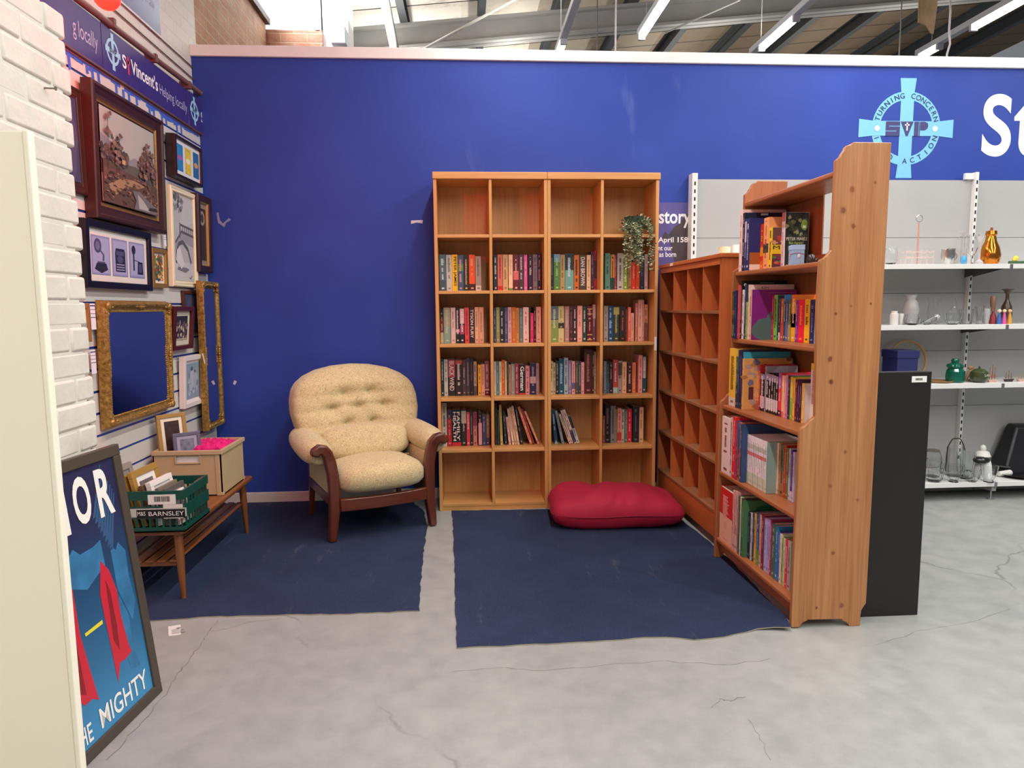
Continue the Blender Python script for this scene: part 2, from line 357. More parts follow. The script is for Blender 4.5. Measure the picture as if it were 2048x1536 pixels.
def rug(label, pix, jit=.004, th=.005, extra=()):
    P = [atz(x, y, th) for x, y in pix]; Q = []
    for i, p in enumerate(P):
        q = P[(i+1) % len(P)]; n = max(1, int((q-p).length/.04))
        for k in range(n): a = p.lerp(q, k/n); Q.append(Vector((a.x+R.uniform(-jit, jit), a.y+R.uniform(-jit, jit), th)))
    for i, q in enumerate(Q):
        for (cx, cy), rad, hz in extra:
            d = (q-atz(cx, cy, th)).length
            if d < rad: q.z += hz*(1-d/rad)**1.5
    n = len(Q); c = sum(Q, Vector())/n
    r = thing('carpet_piece', label, 'rug', (c.x, c.y, 0))
    b = MB(); I = [c+(q-c)*.985 for q in Q]; I = [Vector((p.x, p.y, q.z)) for p, q in zip(I, Q)]
    b.add([Vector((c.x, c.y, th))]+I, [(0, i+1, (i+1) % n+1) for i in range(n)])
    b.add(I+Q, [(i, n+i, n+(i+1) % n, (i+1) % n) for i in range(n)])
    b.build('pile', CARP, r)
    e = MB(); L = [Vector((q.x, q.y, q.z-.0045)) for q in Q]
    e.add(Q+L+[Vector((q.x, q.y, q.z-.0046)) for q in [c+(q-c)*.97 for q in Q]], [(i, n+i, n+(i+1) % n, (i+1) % n) for i in range(n)]+[(n+i, 2*n+i, 2*n+(i+1) % n, n+(i+1) % n) for i in range(n)])
    e.build('backing_edge', BACKING, r)
rug('navy carpet piece under the armchair and coffee table', [(292, 1241), (420, 1233), (560, 1229), (700, 1227), (838, 1221), (842, 1160), (849, 1090), (855, 1052), (848, 1022), (820, 1000), (700, 998), (560, 1003), (470, 1003), (300, 1010), (250, 1060), (230, 1150)])
rug('navy carpet piece in front of the pale bookcases', [(913, 1295), (1050, 1289), (1180, 1283), (1290, 1274), (1330, 1273), (1390, 1278), (1450, 1273), (1512, 1258), (1548, 1258), (1582, 1262), (1540, 1205), (1500, 1160), (1455, 1115), (1415, 1080), (1380, 1052), (1330, 1020), (1200, 1017), (1030, 1019), (904, 1021), (908, 1100)], extra=(((1575, 1240), .22, .035),))
t = thing('paper_tag', 'small white printed paper tag lying on the bare floor', 'paper', atz(349, 1261, 0))
c = [atz(*p, .0015) for p in ((336, 1253), (361, 1249), (362, 1269), (337, 1272))]
b = MB(); b.add(c+[p-Z1*.001 for p in c], [(0, 1, 2, 3), (7, 6, 5, 4)]+[(i, 4+i, 4+(i+1) % 4, (i+1) % 4) for i in range(4)]); b.build('paper', M('dcdad4', .6), t)
b = MB(); ux = (c[1]-c[0]).normalized(); uy = (c[0]-c[3]).normalized(); o = c[3]
for k in range(4): w = (.05, .035, .045, .03)[k]; q = o+ux*.012+uy*(.012+.012*k)+Z1*.0008; b.quad(q, q+ux*w, q+ux*w+uy*.003, q+uy*.003)
q = o+ux*.026+uy*.06+Z1*.0008; b.poly([q, q+ux*.012-uy*.006, q+ux*.024, q+ux*.012+uy*.006]); b.build('print', M('5c6a70', .6), t)
# ================================================================== BOOKCASES
BE = [wood('beech_'+'xyz'[k], 'bf8648', 'cc9354', 'd8a164', k, .42) for k in range(3)]
YB0, YB1 = 4.311, 4.612
SHZ = [1.749, 1.405, 1.072, .730, .399, .046]     # shelf surfaces of the beech units, top to bottom
def beech(x0, x1, xd, label, lip0, lip1, sticker=False):
    t = thing('bookcase', label, 'bookcase', ((x0+x1)/2, YB0, 0), group=None)
    MB().box((x0-lip0, YB0-.008, 2.082), (x1+lip1, YB1, 2.124)).build('top', BE[0], t, bevel=.003)
    for x in (x0, x1-.02): MB().box((x, YB0, 0), (x+.02, YB1, 2.081)).build('side_panel', BE[2], t, bevel=.0015)
    MB().box((xd-.009, YB0+.001, .0265), (xd+.009, YB1-.012, 2.081)).build('divider', BE[2], t, bevel=.0015)
    MB().box((x0+.02, YB1-.01, 0), (x1-.02, YB1-.002, 2.081)).build('back_panel', BE[2], t)
    for z in SHZ:
        for a, c in ((x0+.0205, xd-.0095), (xd+.0095, x1-.0205)):
            MB().box((a, YB0+.002, z-.019), (c, YB1-.011, z)).build('shelf', BE[0], t, bevel=.0015)
    MB().box((x0+.0205, YB0+.004, 0), (x1-.0205, YB0+.02, .026)).build('plinth', BE[0], t)
    if sticker: MB().box((x1-.017, YB0-.001, 1.018), (x1-.003, YB0, 1.105)).build('price_sticker', WHITE, t)
    return t
beech(-.1885, .512, .160, 'tall pale beech bookcase with ten cubbies, beside the armchair', .003, 0)
beech(.5135, 1.2155, .857, 'tall pale beech bookcase with a trailing plant, right of its twin', 0, .006, True)
BAYX = [(-.168, .150), (.170, .491), (.534, .847), (.867, 1.195)]
# ---------------------------------------------------------------- orange-brown pigeonhole case, turned slightly
OR = [wood('orange_'+'xyz'[k], 'b05a2a', 'c06634', 'cc7440', k, .4, coat=.2) for k in range(3)]
DUST = [wood('orange_top', '8a5634', '98633f', 'a5704a', 1, .6)][0]
t = thing('pigeonhole_bookcase', 'orange-brown pigeonhole bookcase, all cubbies empty, between pale and knotty ones', 'bookcase', (1.32, 3.5, 0), rz=math.radians(1.66))
L, D = 1.04, .222
def lb(a, c, nm, m, bev=.0015): return MB().box(a, c).build(nm, m, t, bevel=bev, local=True)
lb((-.008, -.012, 1.546), (D, L+.005, 1.569), 'top', OR[1], .004); lb((0, .003, 1.512), (.018, L-.003, 1.545), 'top_rail', OR[1])
for y in (0, L-.022): lb((0, y, .05), (D-.005, y+.022, 1.545), 'side_panel', OR[2])
lb((D-.014, .022, .05), (D-.006, L-.022, 1.545), 'back_panel', OR[2])
for z in (1.272, 1.006, .741, .468, .2): lb((.002, .0225, z-.016), (D-.015, L-.0225, z), 'shelf', DUST)
zz = [1.51, 1.272, 1.006, .741, .468, .2]
for k in range(1, 4):
    y = .022+k*(L-.044)/4
    for a, c in zip(zz, zz[1:]): lb((.006, y-.005, c+.0005), (D-.015, y+.005, a-.0165 if a < 1.5 else 1.5455), 'divider', OR[2], .001)
lb((.004, .0225, .05), (.02, L-.0225, .183), 'plinth_board', OR[1])
lb((.0, .75, 1.549), (-.0095, .80, 1.566), 'price_sticker', WHITE, 0)
for y in (.06, L-.06):
    for x in (.05, D-.06):
        b = MB(); b.lathe([(.02, -.01), (.023, -.006), (.023, .006), (.02, .01)], n=16); b.xf(Matrix.Translation((x, y, .0235)) @ Matrix.Rotation(PI/2, 4, 'Y'))
        b.box((x-.016, y-.012, .03), (x-.012, y+.012, .05)); b.box((x+.012, y-.012, .03), (x+.016, y+.012, .05)); b.box((x-.02, y-.02, .047), (x+.02, y+.02, .05))
        b.build('castor', M('a9a8a4', .35, 1.), t, smooth=40, local=True)
# ---------------------------------------------------------------- knotty pine bookcase, stepped sides
PI3 = [wood('pine_'+'xyz'[k], '965e33', 'ac7244', 'be8656', k, .4, 1.3, coat=.15) for k in range(3)]
PN = PI3[2]
def add_knots(m, pts):
    t = m.node_tree; b = t.nodes['Principled BSDF']; col = b.inputs['Base Color'].links[0].from_socket; v = coords(t)
    wv = N(t, 'ShaderNodeVectorMath', operation='ADD'); nn = N(t, 'ShaderNodeTexNoise', Scale=25.); t.links.new(v, nn.inputs['Vector'])
    sc = N(t, 'ShaderNodeVectorMath', operation='SCALE'); sc.inputs['Scale'].default_value = .012; t.links.new(nn.outputs['Color'], sc.inputs[0]); t.links.new(v, wv.inputs[0]); t.links.new(sc.outputs[0], wv.inputs[1])
    for p, r, h in pts:
        mp = N(t, 'ShaderNodeMapping'); mp.inputs['Location'].default_value = (-p[0]/r-.006/r, 0, -p[1]/(r*1.15)-.006/r); mp.inputs['Scale'].default_value = (1/r, 0, 1/(r*1.15)); t.links.new(wv.outputs[0], mp.inputs[0])
        ln = N(t, 'ShaderNodeVectorMath', operation='LENGTH'); t.links.new(mp.outputs[0], ln.inputs[0])
        col = mixc(t, ramp(t, ln.outputs['Value'], [(0, (1, 1, 1, 1)), (.5, (.85,)*3+(1,)), (.62, (.35,)*3+(1,)), (1., (0, 0, 0, 1))]), col, hexc(h))
    t.links.new(col, b.inputs['Base Color'])
_k = []
for px, py, r, h in ((1704, 380, .020, '8a4a28'), (1686, 421, .022, '7c4424'), (1706, 453, .016, '7a3e20'), (1750, 365, .010, '7a4020'), (1671, 628, .011, '6a3418'), (1660, 718, .017, '6e3a1c'), (1662, 764, .018, '5e3018'), (1742, 608, .008, '6a3418'), (1702, 612, .008, '8a5028'), (1660, 972, .014, '8a5028'), (1690, 905, .012, '7a4424'), (1666, 1107, .016, '7c4424'), (1683, 1211, .02, '84482a'), (1633, 1216, .01, '5a2c14'), (1716, 1000, .012, '84502c')):
    q = aty(px, py, 2.56); _k.append(((q.x-1.45, q.z), r*.78, h))
add_knots(PN, _k)
PDK = [wood('pine_dark_'+'xyz'[k], '94542e', 'a46238', 'b06e42', k, .42, coat=.15) for k in range(3)]
prof = [(1783.6, 284.8), (1708.7, 284), (1702.5, 288.7), (1696, 290), (1691.5, 294), (1688.4, 301), (1683.7, 307.5), (1680.6, 313.7), (1674, 319), (1672, 321), (1671.6, 336),
        (1663, 500), (1659, 505), (1654.5, 511), (1648.6, 516), (1641.6, 519.5), (1640, 523), (1635, 610), (1630.2, 833), (1627.5, 836.5), (1620.5, 841), (1615.8, 847), (1610, 853), (1604, 856.4), (1601.5, 861), (1600, 868),
        (1582, 1255.5), (1600, 1255), (1604, 1247), (1609, 1244), (1614, 1242), (1616, 1240), (1684, 1238.5), (1686, 1242), (1691, 1244), (1696, 1248), (1698, 1254.6),
        (1720, 1254.4), (1721.6, 1232), (1723, 1221), (1728, 1213), (1732.4, 1207)]
Q = [aty(x, y, 2.56) for x, y in prof]; Q = [(p.x, max(0., p.z) if p.z > .003 else 0.) for p in Q]
t = thing('pine_bookcase', 'knotty pine bookcase with stepped sides, packed with children\'s and hardback books', 'bookcase', (1.45, 2.96, 0))
SKW = -.024
MB().prism([(x, z) for x, z in Q], 1, 2.56, 2.58).build('side_panel', PN, t, bevel=.003)
MB().prism([(x+SKW, z) for x, z in Q], 1, 3.35, 3.371).build('side_panel', PDK[2], t, bevel=.003)
PSH = [(1.80, 1.392), (1.465, 1.356), (1.137, 1.352), (.802, 1.309), (.463, 1.300), (.113, 1.293)]   # shelf surface, front edge
PBK = 1.592
def skb(x0, x1, y0, y1, z0, z1):
    s = lambda y: SKW*(y-2.56)/.79
    return [(x0+s(y0), y0, z0), (x1, y0, z0), (x1, y1, z0), (x0+s(y1), y1, z0), (x0+s(y0), y0, z1), (x1, y0, z1), (x1, y1, z1), (x0+s(y1), y1, z1)], [(0, 3, 2, 1), (4, 5, 6, 7), (0, 1, 5, 4), (1, 2, 6, 5), (2, 3, 7, 6), (3, 0, 4, 7)]
for z, x in PSH:
    MB().add(*skb(x, PBK-.01, 2.5803, 3.3497, z-.021, z)).build('shelf', PDK[1], t, bevel=.006, seg=3)
for z, x in PSH[:5]:
    MB().box((PBK-.03, 2.5803, z-.0215 if z > 1.7 else z+.0005), (PBK-.012, 3.3497, z+.055)).build('back_rail', PDK[1], t, bevel=.002)
MB().add(*skb(1.325, 1.34, 2.5803, 3.3497, .035, .0915)).build('kick_board', PDK[1], t)
MB().box((PBK-.0075, 3.0, .06), (PBK-.002, 3.375, 1.86)).build('back_panel', PDK[2], t)
MB().box((1.3805, 3.085, 1.784), (1.3815, 3.15, 1.797)).build('price_sticker', WHITE, t)
MB().ell((1.352, 2.86, 1.127), .006).build('shelf_peg', WHITE, t, smooth=60)
# ---------------------------------------------------------------- black-brown case backed against the pine one
BK = M('1c1615', .45, var=.12, vs=5); t = thing('black_board', 'black-brown furniture board standing on end behind the knotty pine bookcase', 'board', (1.74, 2.65, 0))
MB().box((1.612, 2.635, 0), (1.874, 2.672, 1.028)).build('board', BK, t, bevel=.002)
b = MB(); b.box((1.79, 2.634, .985), (1.853, 2.635, 1.01)); s = b.build('price_sticker', WHITE, t)
b = MB(); 
for k in range(5): b.box((1.806+.006*k, 2.6334, .993), (1.810+.006*k, 2.6338, 1.002))
b.build('print', M('3a3a3a', .6), s)
# ================================================================== COFFEE TABLE
TK = [wood('teak_'+'xyz'[k], '6e3d1c', '7f4a24', '8f582e', k, .38, coat=.2) for k in range(3)]
t = thing('coffee_table', 'long low teak coffee table with slatted undershelf holding two crates', 'coffee table', (-1.44, 3.53, 0))
xa0, xa1, ya0, ya1 = -1.63, -1.262, 3.03, 4.04
pts = []
for (cx, cy, a0) in ((xa1-.03, ya1-.03, 0), (xa0+.03, ya1-.03, 90), (xa0+.03, ya0+.03, 180), (xa1-.03, ya0+.03, 270)):
    for k in range(5): a = math.radians(a0+k*22.5); pts.append((cx+.03*math.cos(a), cy+.03*math.sin(a)))
MB().prism(pts, 2, .309, .331).build('table_top', TK[1], t, bevel=.006)
for sx, sy in ((1, -1), (1, 1), (-1, -1), (-1, 1)):
    x = (xa1-.045 if sx > 0 else xa0+.045); y = (ya0+.05 if sy < 0 else ya1-.08)
    MB().tube([(x, y, .3085), (x-.004*-sx, y+sy*.005, .2), (x+.012*-sx*-1, y+sy*.012, .0045)], [.019, .019, .0105], 14).build('leg', TK[2], t, smooth=40)
for y in (ya0+.052, ya1-.078): MB().box((xa0+.055, y-.012, .155), (xa1-.055, y+.012, .175)).build('stretcher', TK[0], t, bevel=.003)
for k in range(5): x = xa0+.075+k*.052; MB().box((x, ya0+.03, .1755), (x+.036, ya1-.05, .186)).build('shelf_slat', TK[1], t, bevel=.003)
# ================================================================== ARMCHAIR
def m_fabric():
    m, t, b = nt('swirl_fabric'); v = coords(t)
    n = N(t, 'ShaderNodeTexNoise', Scale=46., Detail=1.5, Roughness=.4); n.inputs['Distortion'].default_value = 1.6; t.links.new(v, n.inputs['Vector'])
    a = N(t, 'ShaderNodeMath', operation='PINGPONG'); a.inputs[1].default_value = .075; t.links.new(n.outputs['Fac'], a.inputs[0])
    c = ramp(t, a.outputs[0], [(.0, '97825c'), (.022, 'b8a278'), (.045, 'd9ca98')])
    g = noise(t, v, 420, 2); c = mixc(t, .22, c, ramp(t, g, [(.3, 'a08c68'), (.7, 'e8d8b0')]))
    t.links.new(c, b.inputs['Base Color']); b.inputs['Roughness'].default_value = .9; b.inputs['Specular IOR Level'].default_value = .2
    b.inputs['Sheen Weight'].default_value = .25; bump(t, b, g, .35, .002); return m
FAB = m_fabric(); CW = [wood('mahogany_'+'xyz'[k], '4c2012', '5c2a18', '6a3520', k, .33, coat=.3) for k in range(3)]
t = thing('armchair', 'cream patterned armchair with buttoned back and dark scroll wooden arms', 'armchair', (-.484, 3.878, .004), rz=math.radians(24.6))
def L3(mb, nm, m, par=None, **kw): return mb.build(nm, m, par or t, local=True, **kw)
def sn(x): return math.copysign(1, x)
for s in (-1, 1):
    # front post: sabre foot, upright, scroll turning outward
    path = [(.300, 0), (.292, .09), (.283, .19), (.282, .30), (.285, .38), (.297, .45), (.313, .503), (.333, .527), (.356, .532), (.376, .519), (.384, .497)]
    wd = [.042, .05, .06, .062, .062, .062, .060, .060, .060, .056, .05]
    l = []; r = []
    for i, (x, z) in enumerate(path):
        a = path[max(0, i-1)]; c = path[min(len(path)-1, i+1)]; d = Vector((c[0]-a[0], c[1]-a[1])).normalized(); n = Vector((-d.y, d.x))
        if i == 0: n = Vector((-1, 0))
        l.append((s*(x+n.x*wd[i]/2), z+n.y*wd[i]/2)); r.append((s*(x-n.x*wd[i]/2), z-n.y*wd[i]/2))
    b = MB(); n = len(path); vs = []
    for y0, y1 in ((-.006, .05),):
        for i in range(n):
            k = -.012 if i > 6 else 0
            vs += [(l[i][0], y0+k, l[i][1]), (r[i][0], y0+k, r[i][1]), (r[i][0], y1+k, r[i][1]), (l[i][0], y1+k, l[i][1])]
    fs = [(i*4+k, i*4+(k+1) % 4, i*4+4+(k+1) % 4, i*4+4+k) for i in range(n-1) for k in range(4)]+[(0, 1, 2, 3), (n*4-1, n*4-2, n*4-3, n*4-4)]
    b.add(vs, fs); L3(b, 'front_leg', CW[2], bevel=.012, seg=3, smooth=50)
    # rear leg
    b = MB(); b.tube([(s*.29, .60, .0), (s*.282, .585, .2), (s*.28, .60, .40), (s*.28, .655, .62)], [.019, .026, .026, .022], 4); L3(b, 'rear_leg', CW[2], bevel=.006)
    b = MB(); b.box((s*.283-.014, .046, .185), (s*.283+.014, .575, .255)); L3(b, 'side_rail', CW[1], bevel=.008)
    b = MB(); b.box((s*.286-.012, .048, .25), (s*.286+.012, .58, .45)); L3(b, 'side_upholstery', FAB, bevel=.01, smooth=40)
    # padded arm, gathered at the scroll
    b = MB(); vs = []; n = 20; ys = [.036, .05, .075, .11, .16, .24, .34, .44, .52, .57, .6]
    ra = [.048, .06, .074, .085, .09, .092, .09, .087, .082, .07, .04]; rz_ = [.05, .06, .07, .077, .08, .082, .082, .08, .076, .062, .03]
    for i, y in enumerate(ys):
        cx = s*(.338+.010*math.sin(i*.3)); cz = .487+.03*(y/.6)
        for k in range(n):
            w = 2*PI*k/n; p = .9 if math.sin(w) < 0 else 1.
            g = 1+(.035*math.sin(9*w)*max(0, 1-i/3.))
            vs.append((cx+ra[i]*math.cos(w)*g, y, cz+rz_[i]*math.sin(w)*p*g))
    m = len(ys); b.add(vs, [(i*n+k, i*n+(k+1) % n, (i+1)*n+(k+1) % n, (i+1)*n+k) for i in range(m-1) for k in range(n)]+[tuple(range(n)), tuple(range((m-1)*n, m*n))])
    L3(b, 'padded_arm', FAB, smooth=75, sub=1)
# curved front rail and back rail
vs = []; n = 13
for i in range(n):
    x = -.256+.512*i/(n-1); y = -.004-.028*(1-(x/.256)**2); vs += [(x, y-.012, .172), (x, y+.02, .172), (x, y+.02, .245), (x, y-.012, .245)]
b = MB(); b.add(vs, [(i*4+k, i*4+(k+1) % 4, i*4+4+(k+1) % 4, i*4+4+k) for i in range(n-1) for k in range(4)]+[(0, 1, 2, 3), tuple(range(n*4-1, n*4-5, -1))]); L3(b, 'front_rail', CW[0], bevel=.006, smooth=40)
b = MB(); b.box((-.27, .575, .2), (.27, .6, .26)); L3(b, 'back_rail', CW[0], bevel=.004)
# seat cushion
def pillow(nu, nv, hx, hy, T, fn=None, ex=4., edge=.0, pinch=0.):
    """closed cushion: top and bottom sheets over a superellipse, sharing the rim"""
    top = []; bot = []
    for j in range(nv+1):
        for i in range(nu+1):
            u = -1+2*i/nu; v = -1+2*j/nv
            m = max(abs(u), abs(v)); l = (abs(u)**ex+abs(v)**ex)**(1/ex) if m > 0 else 1
            k = m/l if l else 1
            uu, vv = u*k, v*k
            if pinch: uu *= 1-pinch*(1-abs(v)**2)*abs(u)**3; vv *= 1-pinch*(1-abs(u)**2)*abs(v)**3
            h = max(0, 1-m**2.6)**.5
            a = (uu*hx, vv*hy); e = edge
            top.append(fn(a, u, v, e+(T-e)*h, 1) if fn else (a[0], a[1], e+(T-e)*h)); bot.append(fn(a, u, v, -(e+(T-e)*h), -1) if fn else (a[0], a[1], -(e+(T-e)*h)))
    w = nu+1; nn = len(top); fs = []
    for j in range(nv):
        for i in range(nu):
            q = (j*w+i, j*w+i+1, (j+1)*w+i+1, (j+1)*w+i); fs.append(q); fs.append(tuple(nn+k for k in reversed(q)))
    rim = [i for i in range(w)]+[(j+1)*w-1 for j in range(1, nv+1)]+[nv*w+i for i in range(nu-1, -1, -1)]+[j*w for j in range(nv-1, 0, -1)]
    for a, c in zip(rim, rim[1:]+rim[:1]): fs.append((a, c, nn+c, nn+a))
    return top+bot, fs
def seatfn(a, u, v, z, sgn):
    y = .245+a[1]+(-.035*(1-u*u) if v < 0 else 0)*abs(v)
    return (a[0], y, .331+z*(1 if sgn > 0 else .92)+.012*(1-u*u)*(1 if sgn > 0 else 0)-.03*(y-.1))
b = MB(); b.add(*pillow(26, 24, .262, .285, .098, seatfn, 6., .03)); L3(b, 'seat_cushion', FAB, smooth=70)
# buttoned back, balloon outline, with a lumbar roll at the bottom
BTN = [(-.08, .77), (.085, .775), (-.165, .68), (0., .683), (.165, .687), (-.075, .588), (.085, .592)]
def hwid(z):
    T = [(.36, .25), (.42, .285), (.5, .34), (.58, .383), (.66, .40), (.74, .398), (.80, .382), (.84, .355), (.88, .305), (.915, .225), (.937, .12), (.945, .0)]
    for (a, p), (c, q) in zip(T, T[1:]):
        if z <= c: k = (z-a)/(c-a); return p+(q-p)*k
    return 0.
def backm(front):
    nu, nv = 44, 44; vs = []
    for j in range(nv+1):
        f = j/nv; z = .36+.585*(1-(1-f)**1.35) if f < 1 else .945
        for i in range(nu+1):
            u = -1+2*i/nu; x = hwid(z)*math.sin(u*PI/2)
            e = max(0., 1-(abs(u))**3.5); vb = min(1., (.945-z)/.11)**.5; vt = min(1., (z-.352)/.06)**.5
            yc = .47+.30*(z-.36)
            th = .115*(e**.5)*vb*vt+.012
            d = 0
            for bx, bz in BTN:
                r = math.hypot(x-bx, (z-bz)*1.25); d += .036*math.exp(-(r/.024)**2)+.03*math.exp(-(r/.07)**2)*(1+.25*math.sin(5*math.atan2(z-bz, x-bx)+bx*40))
            for zz, sg in ((.775, .008), (.685, .009), (.59, .010), (.5, .022)):
                d += sg*math.exp(-((z-zz-.012*math.cos(x*9))/.017)**2)*(1 if abs(x) < .24 or zz < .7 else .6)
            if z < .5 and front: d -= .045*math.exp(-((z-.44)/.05)**2)*e
            if front: y = yc-th*1.05+d*e*vb
            else: y = yc+th*.55
            vs.append((x, y, z))
    w = nu+1
    return vs, [(j*w+i, j*w+i+1, (j+1)*w+i+1, (j+1)*w+i) for j in range(nv) for i in range(nu)], nu, nv
va, fa, nu, nv = backm(True); vb_, fb, _, _ = backm(False); o = len(va); w = nu+1
rim = [i for i in range(w)]+[(j+1)*w-1 for j in range(1, nv+1)]+[nv*w+i for i in range(nu-1, -1, -1)]+[j*w for j in range(nv-1, 0, -1)]
b = MB(); b.add(va+vb_, fa+[tuple(o+k for k in reversed(f)) for f in fb]+[(a, c, o+c, o+a) for a, c in zip(rim, rim[1:]+rim[:1])])
bc = L3(b, 'back_cushion', FAB, smooth=80)
for bx, bz in BTN:
    yc = .47+.30*(bz-.36); b = MB(); b.ell((bx, yc-.06, bz), (.011, .007, .011), 10, 6); L3(b, 'button', FAB, bc, smooth=60)
def lumb(a, u, v, z, sgn):
    return (a[0], .335+.9*z+.52*a[1], .492+a[1]-.35*z)
b = MB(); b.add(*pillow(22, 14, .27, .098, .066, lumb, 3.2, .006)); L3(b, 'lumbar_roll', FAB, smooth=70)
b = MB(); b.tube([(x, .282-.006*(1-(x/.27)**2), .394) for x in [-.255+.51*k/16 for k in range(17)]], .006, 8); L3(b, 'piping', M('a3906a', .85), smooth=60)
# ================================================================== FLOOR CUSHION
def cushfn(a, u, v, z, sgn):
    p = Vector((a[0]*4, a[1]*5, 3 if sgn > 0 else 9)); k = max(abs(u), abs(v))
    wr = .024*mnoise.noise(Vector((a[0]*9, a[1]*3.2, sgn)))+.010*math.sin(a[0]*46+3*mnoise.noise(p)*3)*(k**3)*(1 if v < 0 else .6)
    zz = z*(1.12 if u < .1 else 1.12-.22*(u-.1))+(wr*(1-k**8) if sgn > 0 else wr*.4*(1-k**8))
    if sgn < 0: zz = max(zz, -.083)
    return (a[0], a[1], zz+.0+.004*math.sin(u*5))
t = thing('floor_cushion', 'large crimson floor cushion lying against the pale bookcase', 'cushion', (.885, 4.04, .09), rz=math.radians(-3))
RED = M('a91638', .75, var=.15, vs=3, bmp=.25, bs=140)
b = MB(); b.add(*pillow(56, 34, .415, .255, .112, cushfn, 5., .008, .06)); b.v = [Vector((p.x, p.y, max(p.z, -.0825))) for p in b.v]; L3(b, 'cover', RED, smooth=80)
pts = []
for k in range(48):
    a = 2*PI*k/48; c, s_ = math.cos(a), math.sin(a); l = (abs(c)**5+abs(s_)**5)**.2; u, v = c/l, s_/l
    m = max(abs(u), abs(v)); u2, v2 = u, v
    pts.append((u2*.415*(1-.06*(1-v2*v2)*abs(u2)**3)+.001*c, v2*.255*(1-.06*(1-u2*u2)*abs(v2)**3)+.001*s_, .004*math.sin(u2*5)))
b = MB(); b.tube(pts+pts[:1], .004, 6); L3(b, 'seam', M('86102a', .8), smooth=60)
# ================================================================== LEFT WALL
def hY(px, py, X): return atx(px, py, X).y
def fz(px, py, X): return atx(px, py, X).z
# slat panels: boards with blue groove inserts, 10 cm pitch
t = thing('slat_panel', 'pale grooved slat panel with blue inserts behind the framed pictures', 'slat wall', (XS, 3.85, .075))
b = MB(); g = MB(); ys0, ys1 = 2.35, 4.628; z = .075
b.box((XL+.0005, ys0, z), (XS-.008, ys1, 2.405))
lines = [.135+.1*k for k in range(23)]
for z0, z1 in zip([.075]+lines, lines+[2.405]): b.box((XS-.008, ys0, z0+(.006 if z0 > .1 else 0)), (XS, ys1, z1-(.006 if z1 < 2.4 else 0)))
b.build('board', M('d3cfc8', .45, var=.04, vs=3), t)
for z in lines: g.box((XS-.0078, ys0, z-.0055), (XS-.0045, ys1, z+.0055))
g.build('groove_insert', M('243f96', .4), t)
tag(MB().box((XS+.001, 2.99, .62), (XS+.02, 3.035, 1.16)).build('wooden_batten', wood('batten', 'a77844', 'b98a54', 'c99c66', 2), bevel=.002), 'upright bare wood batten on the slat wall beside the brick pier', 'batten')
# ---- shop emblem: cross over a ring
def emblem(b, c, ux, uy, Rr, n, mi=0, hole=None, armx=1.40, army=1.37):
    c = Vector(c); K = 48
    def P(x, y, o=0): return c+ux*(x*Rr)+uy*(y*Rr)+n*o
    vs = [P(math.cos(2*PI*k/K), math.sin(2*PI*k/K)) for k in range(K)]+[P(.77*math.cos(2*PI*k/K), .77*math.sin(2*PI*k/K)) for k in range(K)]
    b.add(vs, [(k, (k+1) % K, K+(k+1) % K, K+k) for k in range(K)], mi); e = .0006
    for w0, w1, L, ax in ((.19, .235, army, 1), (.19, .235, army, -1)): b.poly([P(-w0, 0, e), P(w0, 0, e), P(w0, ax*.95, e), P(w1, ax*L, e), P(-w1, ax*L, e), P(-w0, ax*.95, e)], mi)
    for ax in (1, -1): b.poly([P(0, -.2, 2*e), P(0, .2, 2*e), P(ax*.95, .2, 2*e), P(ax*armx, .25, 2*e), P(ax*armx, -.25, 2*e), P(ax*.95, -.2, 2*e)], mi)
def cross(b, c, ux, uy, s, n, mi, armw=.62): 
    c = Vector(c); 
    for w, h, o in ((.18, 1., 0), (armw, .18, .2)): b.quad(*[c+ux*(s*x*w)+uy*(s*(y*h/1.+o))+n for x, y in ((-.5, -.5), (.5, -.5), (.5, .5), (-.5, .5))], mi)
XSG = -1.655
SGM = [M('3b2f78', .3, coat=.4), M('a5d6ee', .4), M('f4f4f6', .4), M('d8434e', .4), M('b9b6d8', .4), M('141c3c', .4)]
zb, zt_ = 2.412, 2.618
SL = [hY(203, 80, XSG), hY(375.5, 205, XSG)]
def sign(y0, y1, label, emb=None, bold=None, cr=None, serif=None):
    t = thing('sign_board', label, 'sign', (XS, (y0+y1)/2, zb))
    b = MB(); b.box((XS+.001, y0+.003, zb), (XSG, y1-.003, zt_)); b.build('board', SGM[0], t, bevel=.001)
    b = MB(); b.box((XS+.001, y0, zb-.008), (XSG+.003, y1, zb-.0005)); b.build('edge_rail', M('6a4a3c', .5), t)
    if emb:
        b = MB(); emblem(b, (XSG+.001, emb, zb+.108), Y1, Z1, .060, X1, armx=1.18, army=1.4); b.build('emblem', SGM[1], t)
        b = MB(); b.text('SVP', (XSG+.003, emb, zb+.11), Y1, Z1, .066, .022, bold=.03, center=True); b.build('emblem_letters', SGM[5], t)
    if bold:
        b = MB(); 
        for s, ya, yb, za, zc in bold: b.text(s, (XSG+.001, ya, zb+za), Y1, Z1, yb-ya, zc-za, bold=.02)
        b.build('shop_lettering', SGM[2], t)
    if cr:
        b = MB(); cross(b, (XSG+.001, cr, zb+.095), Y1, Z1, .085, X1*0, 0, .42); b.build('cross_lettering', SGM[3], t)
    if serif:
        b = MB()
        for s, ya, yb, za, zc in serif: b.text(s, (XSG+.001, ya, zb+za), Y1, Z1, yb-ya, zc-za)
        b.build('slogan_lettering', SGM[4], t)
def sy(px): return hY(px, 80+(px-203)*.72, XSG)
sign(2.3, SL[0], 'purple wall sign ending in the words g locally, next to the brick pier', serif=[('g', sy(143.5), sy(150.5), .045, .115), ('locally', sy(155.5), sy(194), .045, .135)])
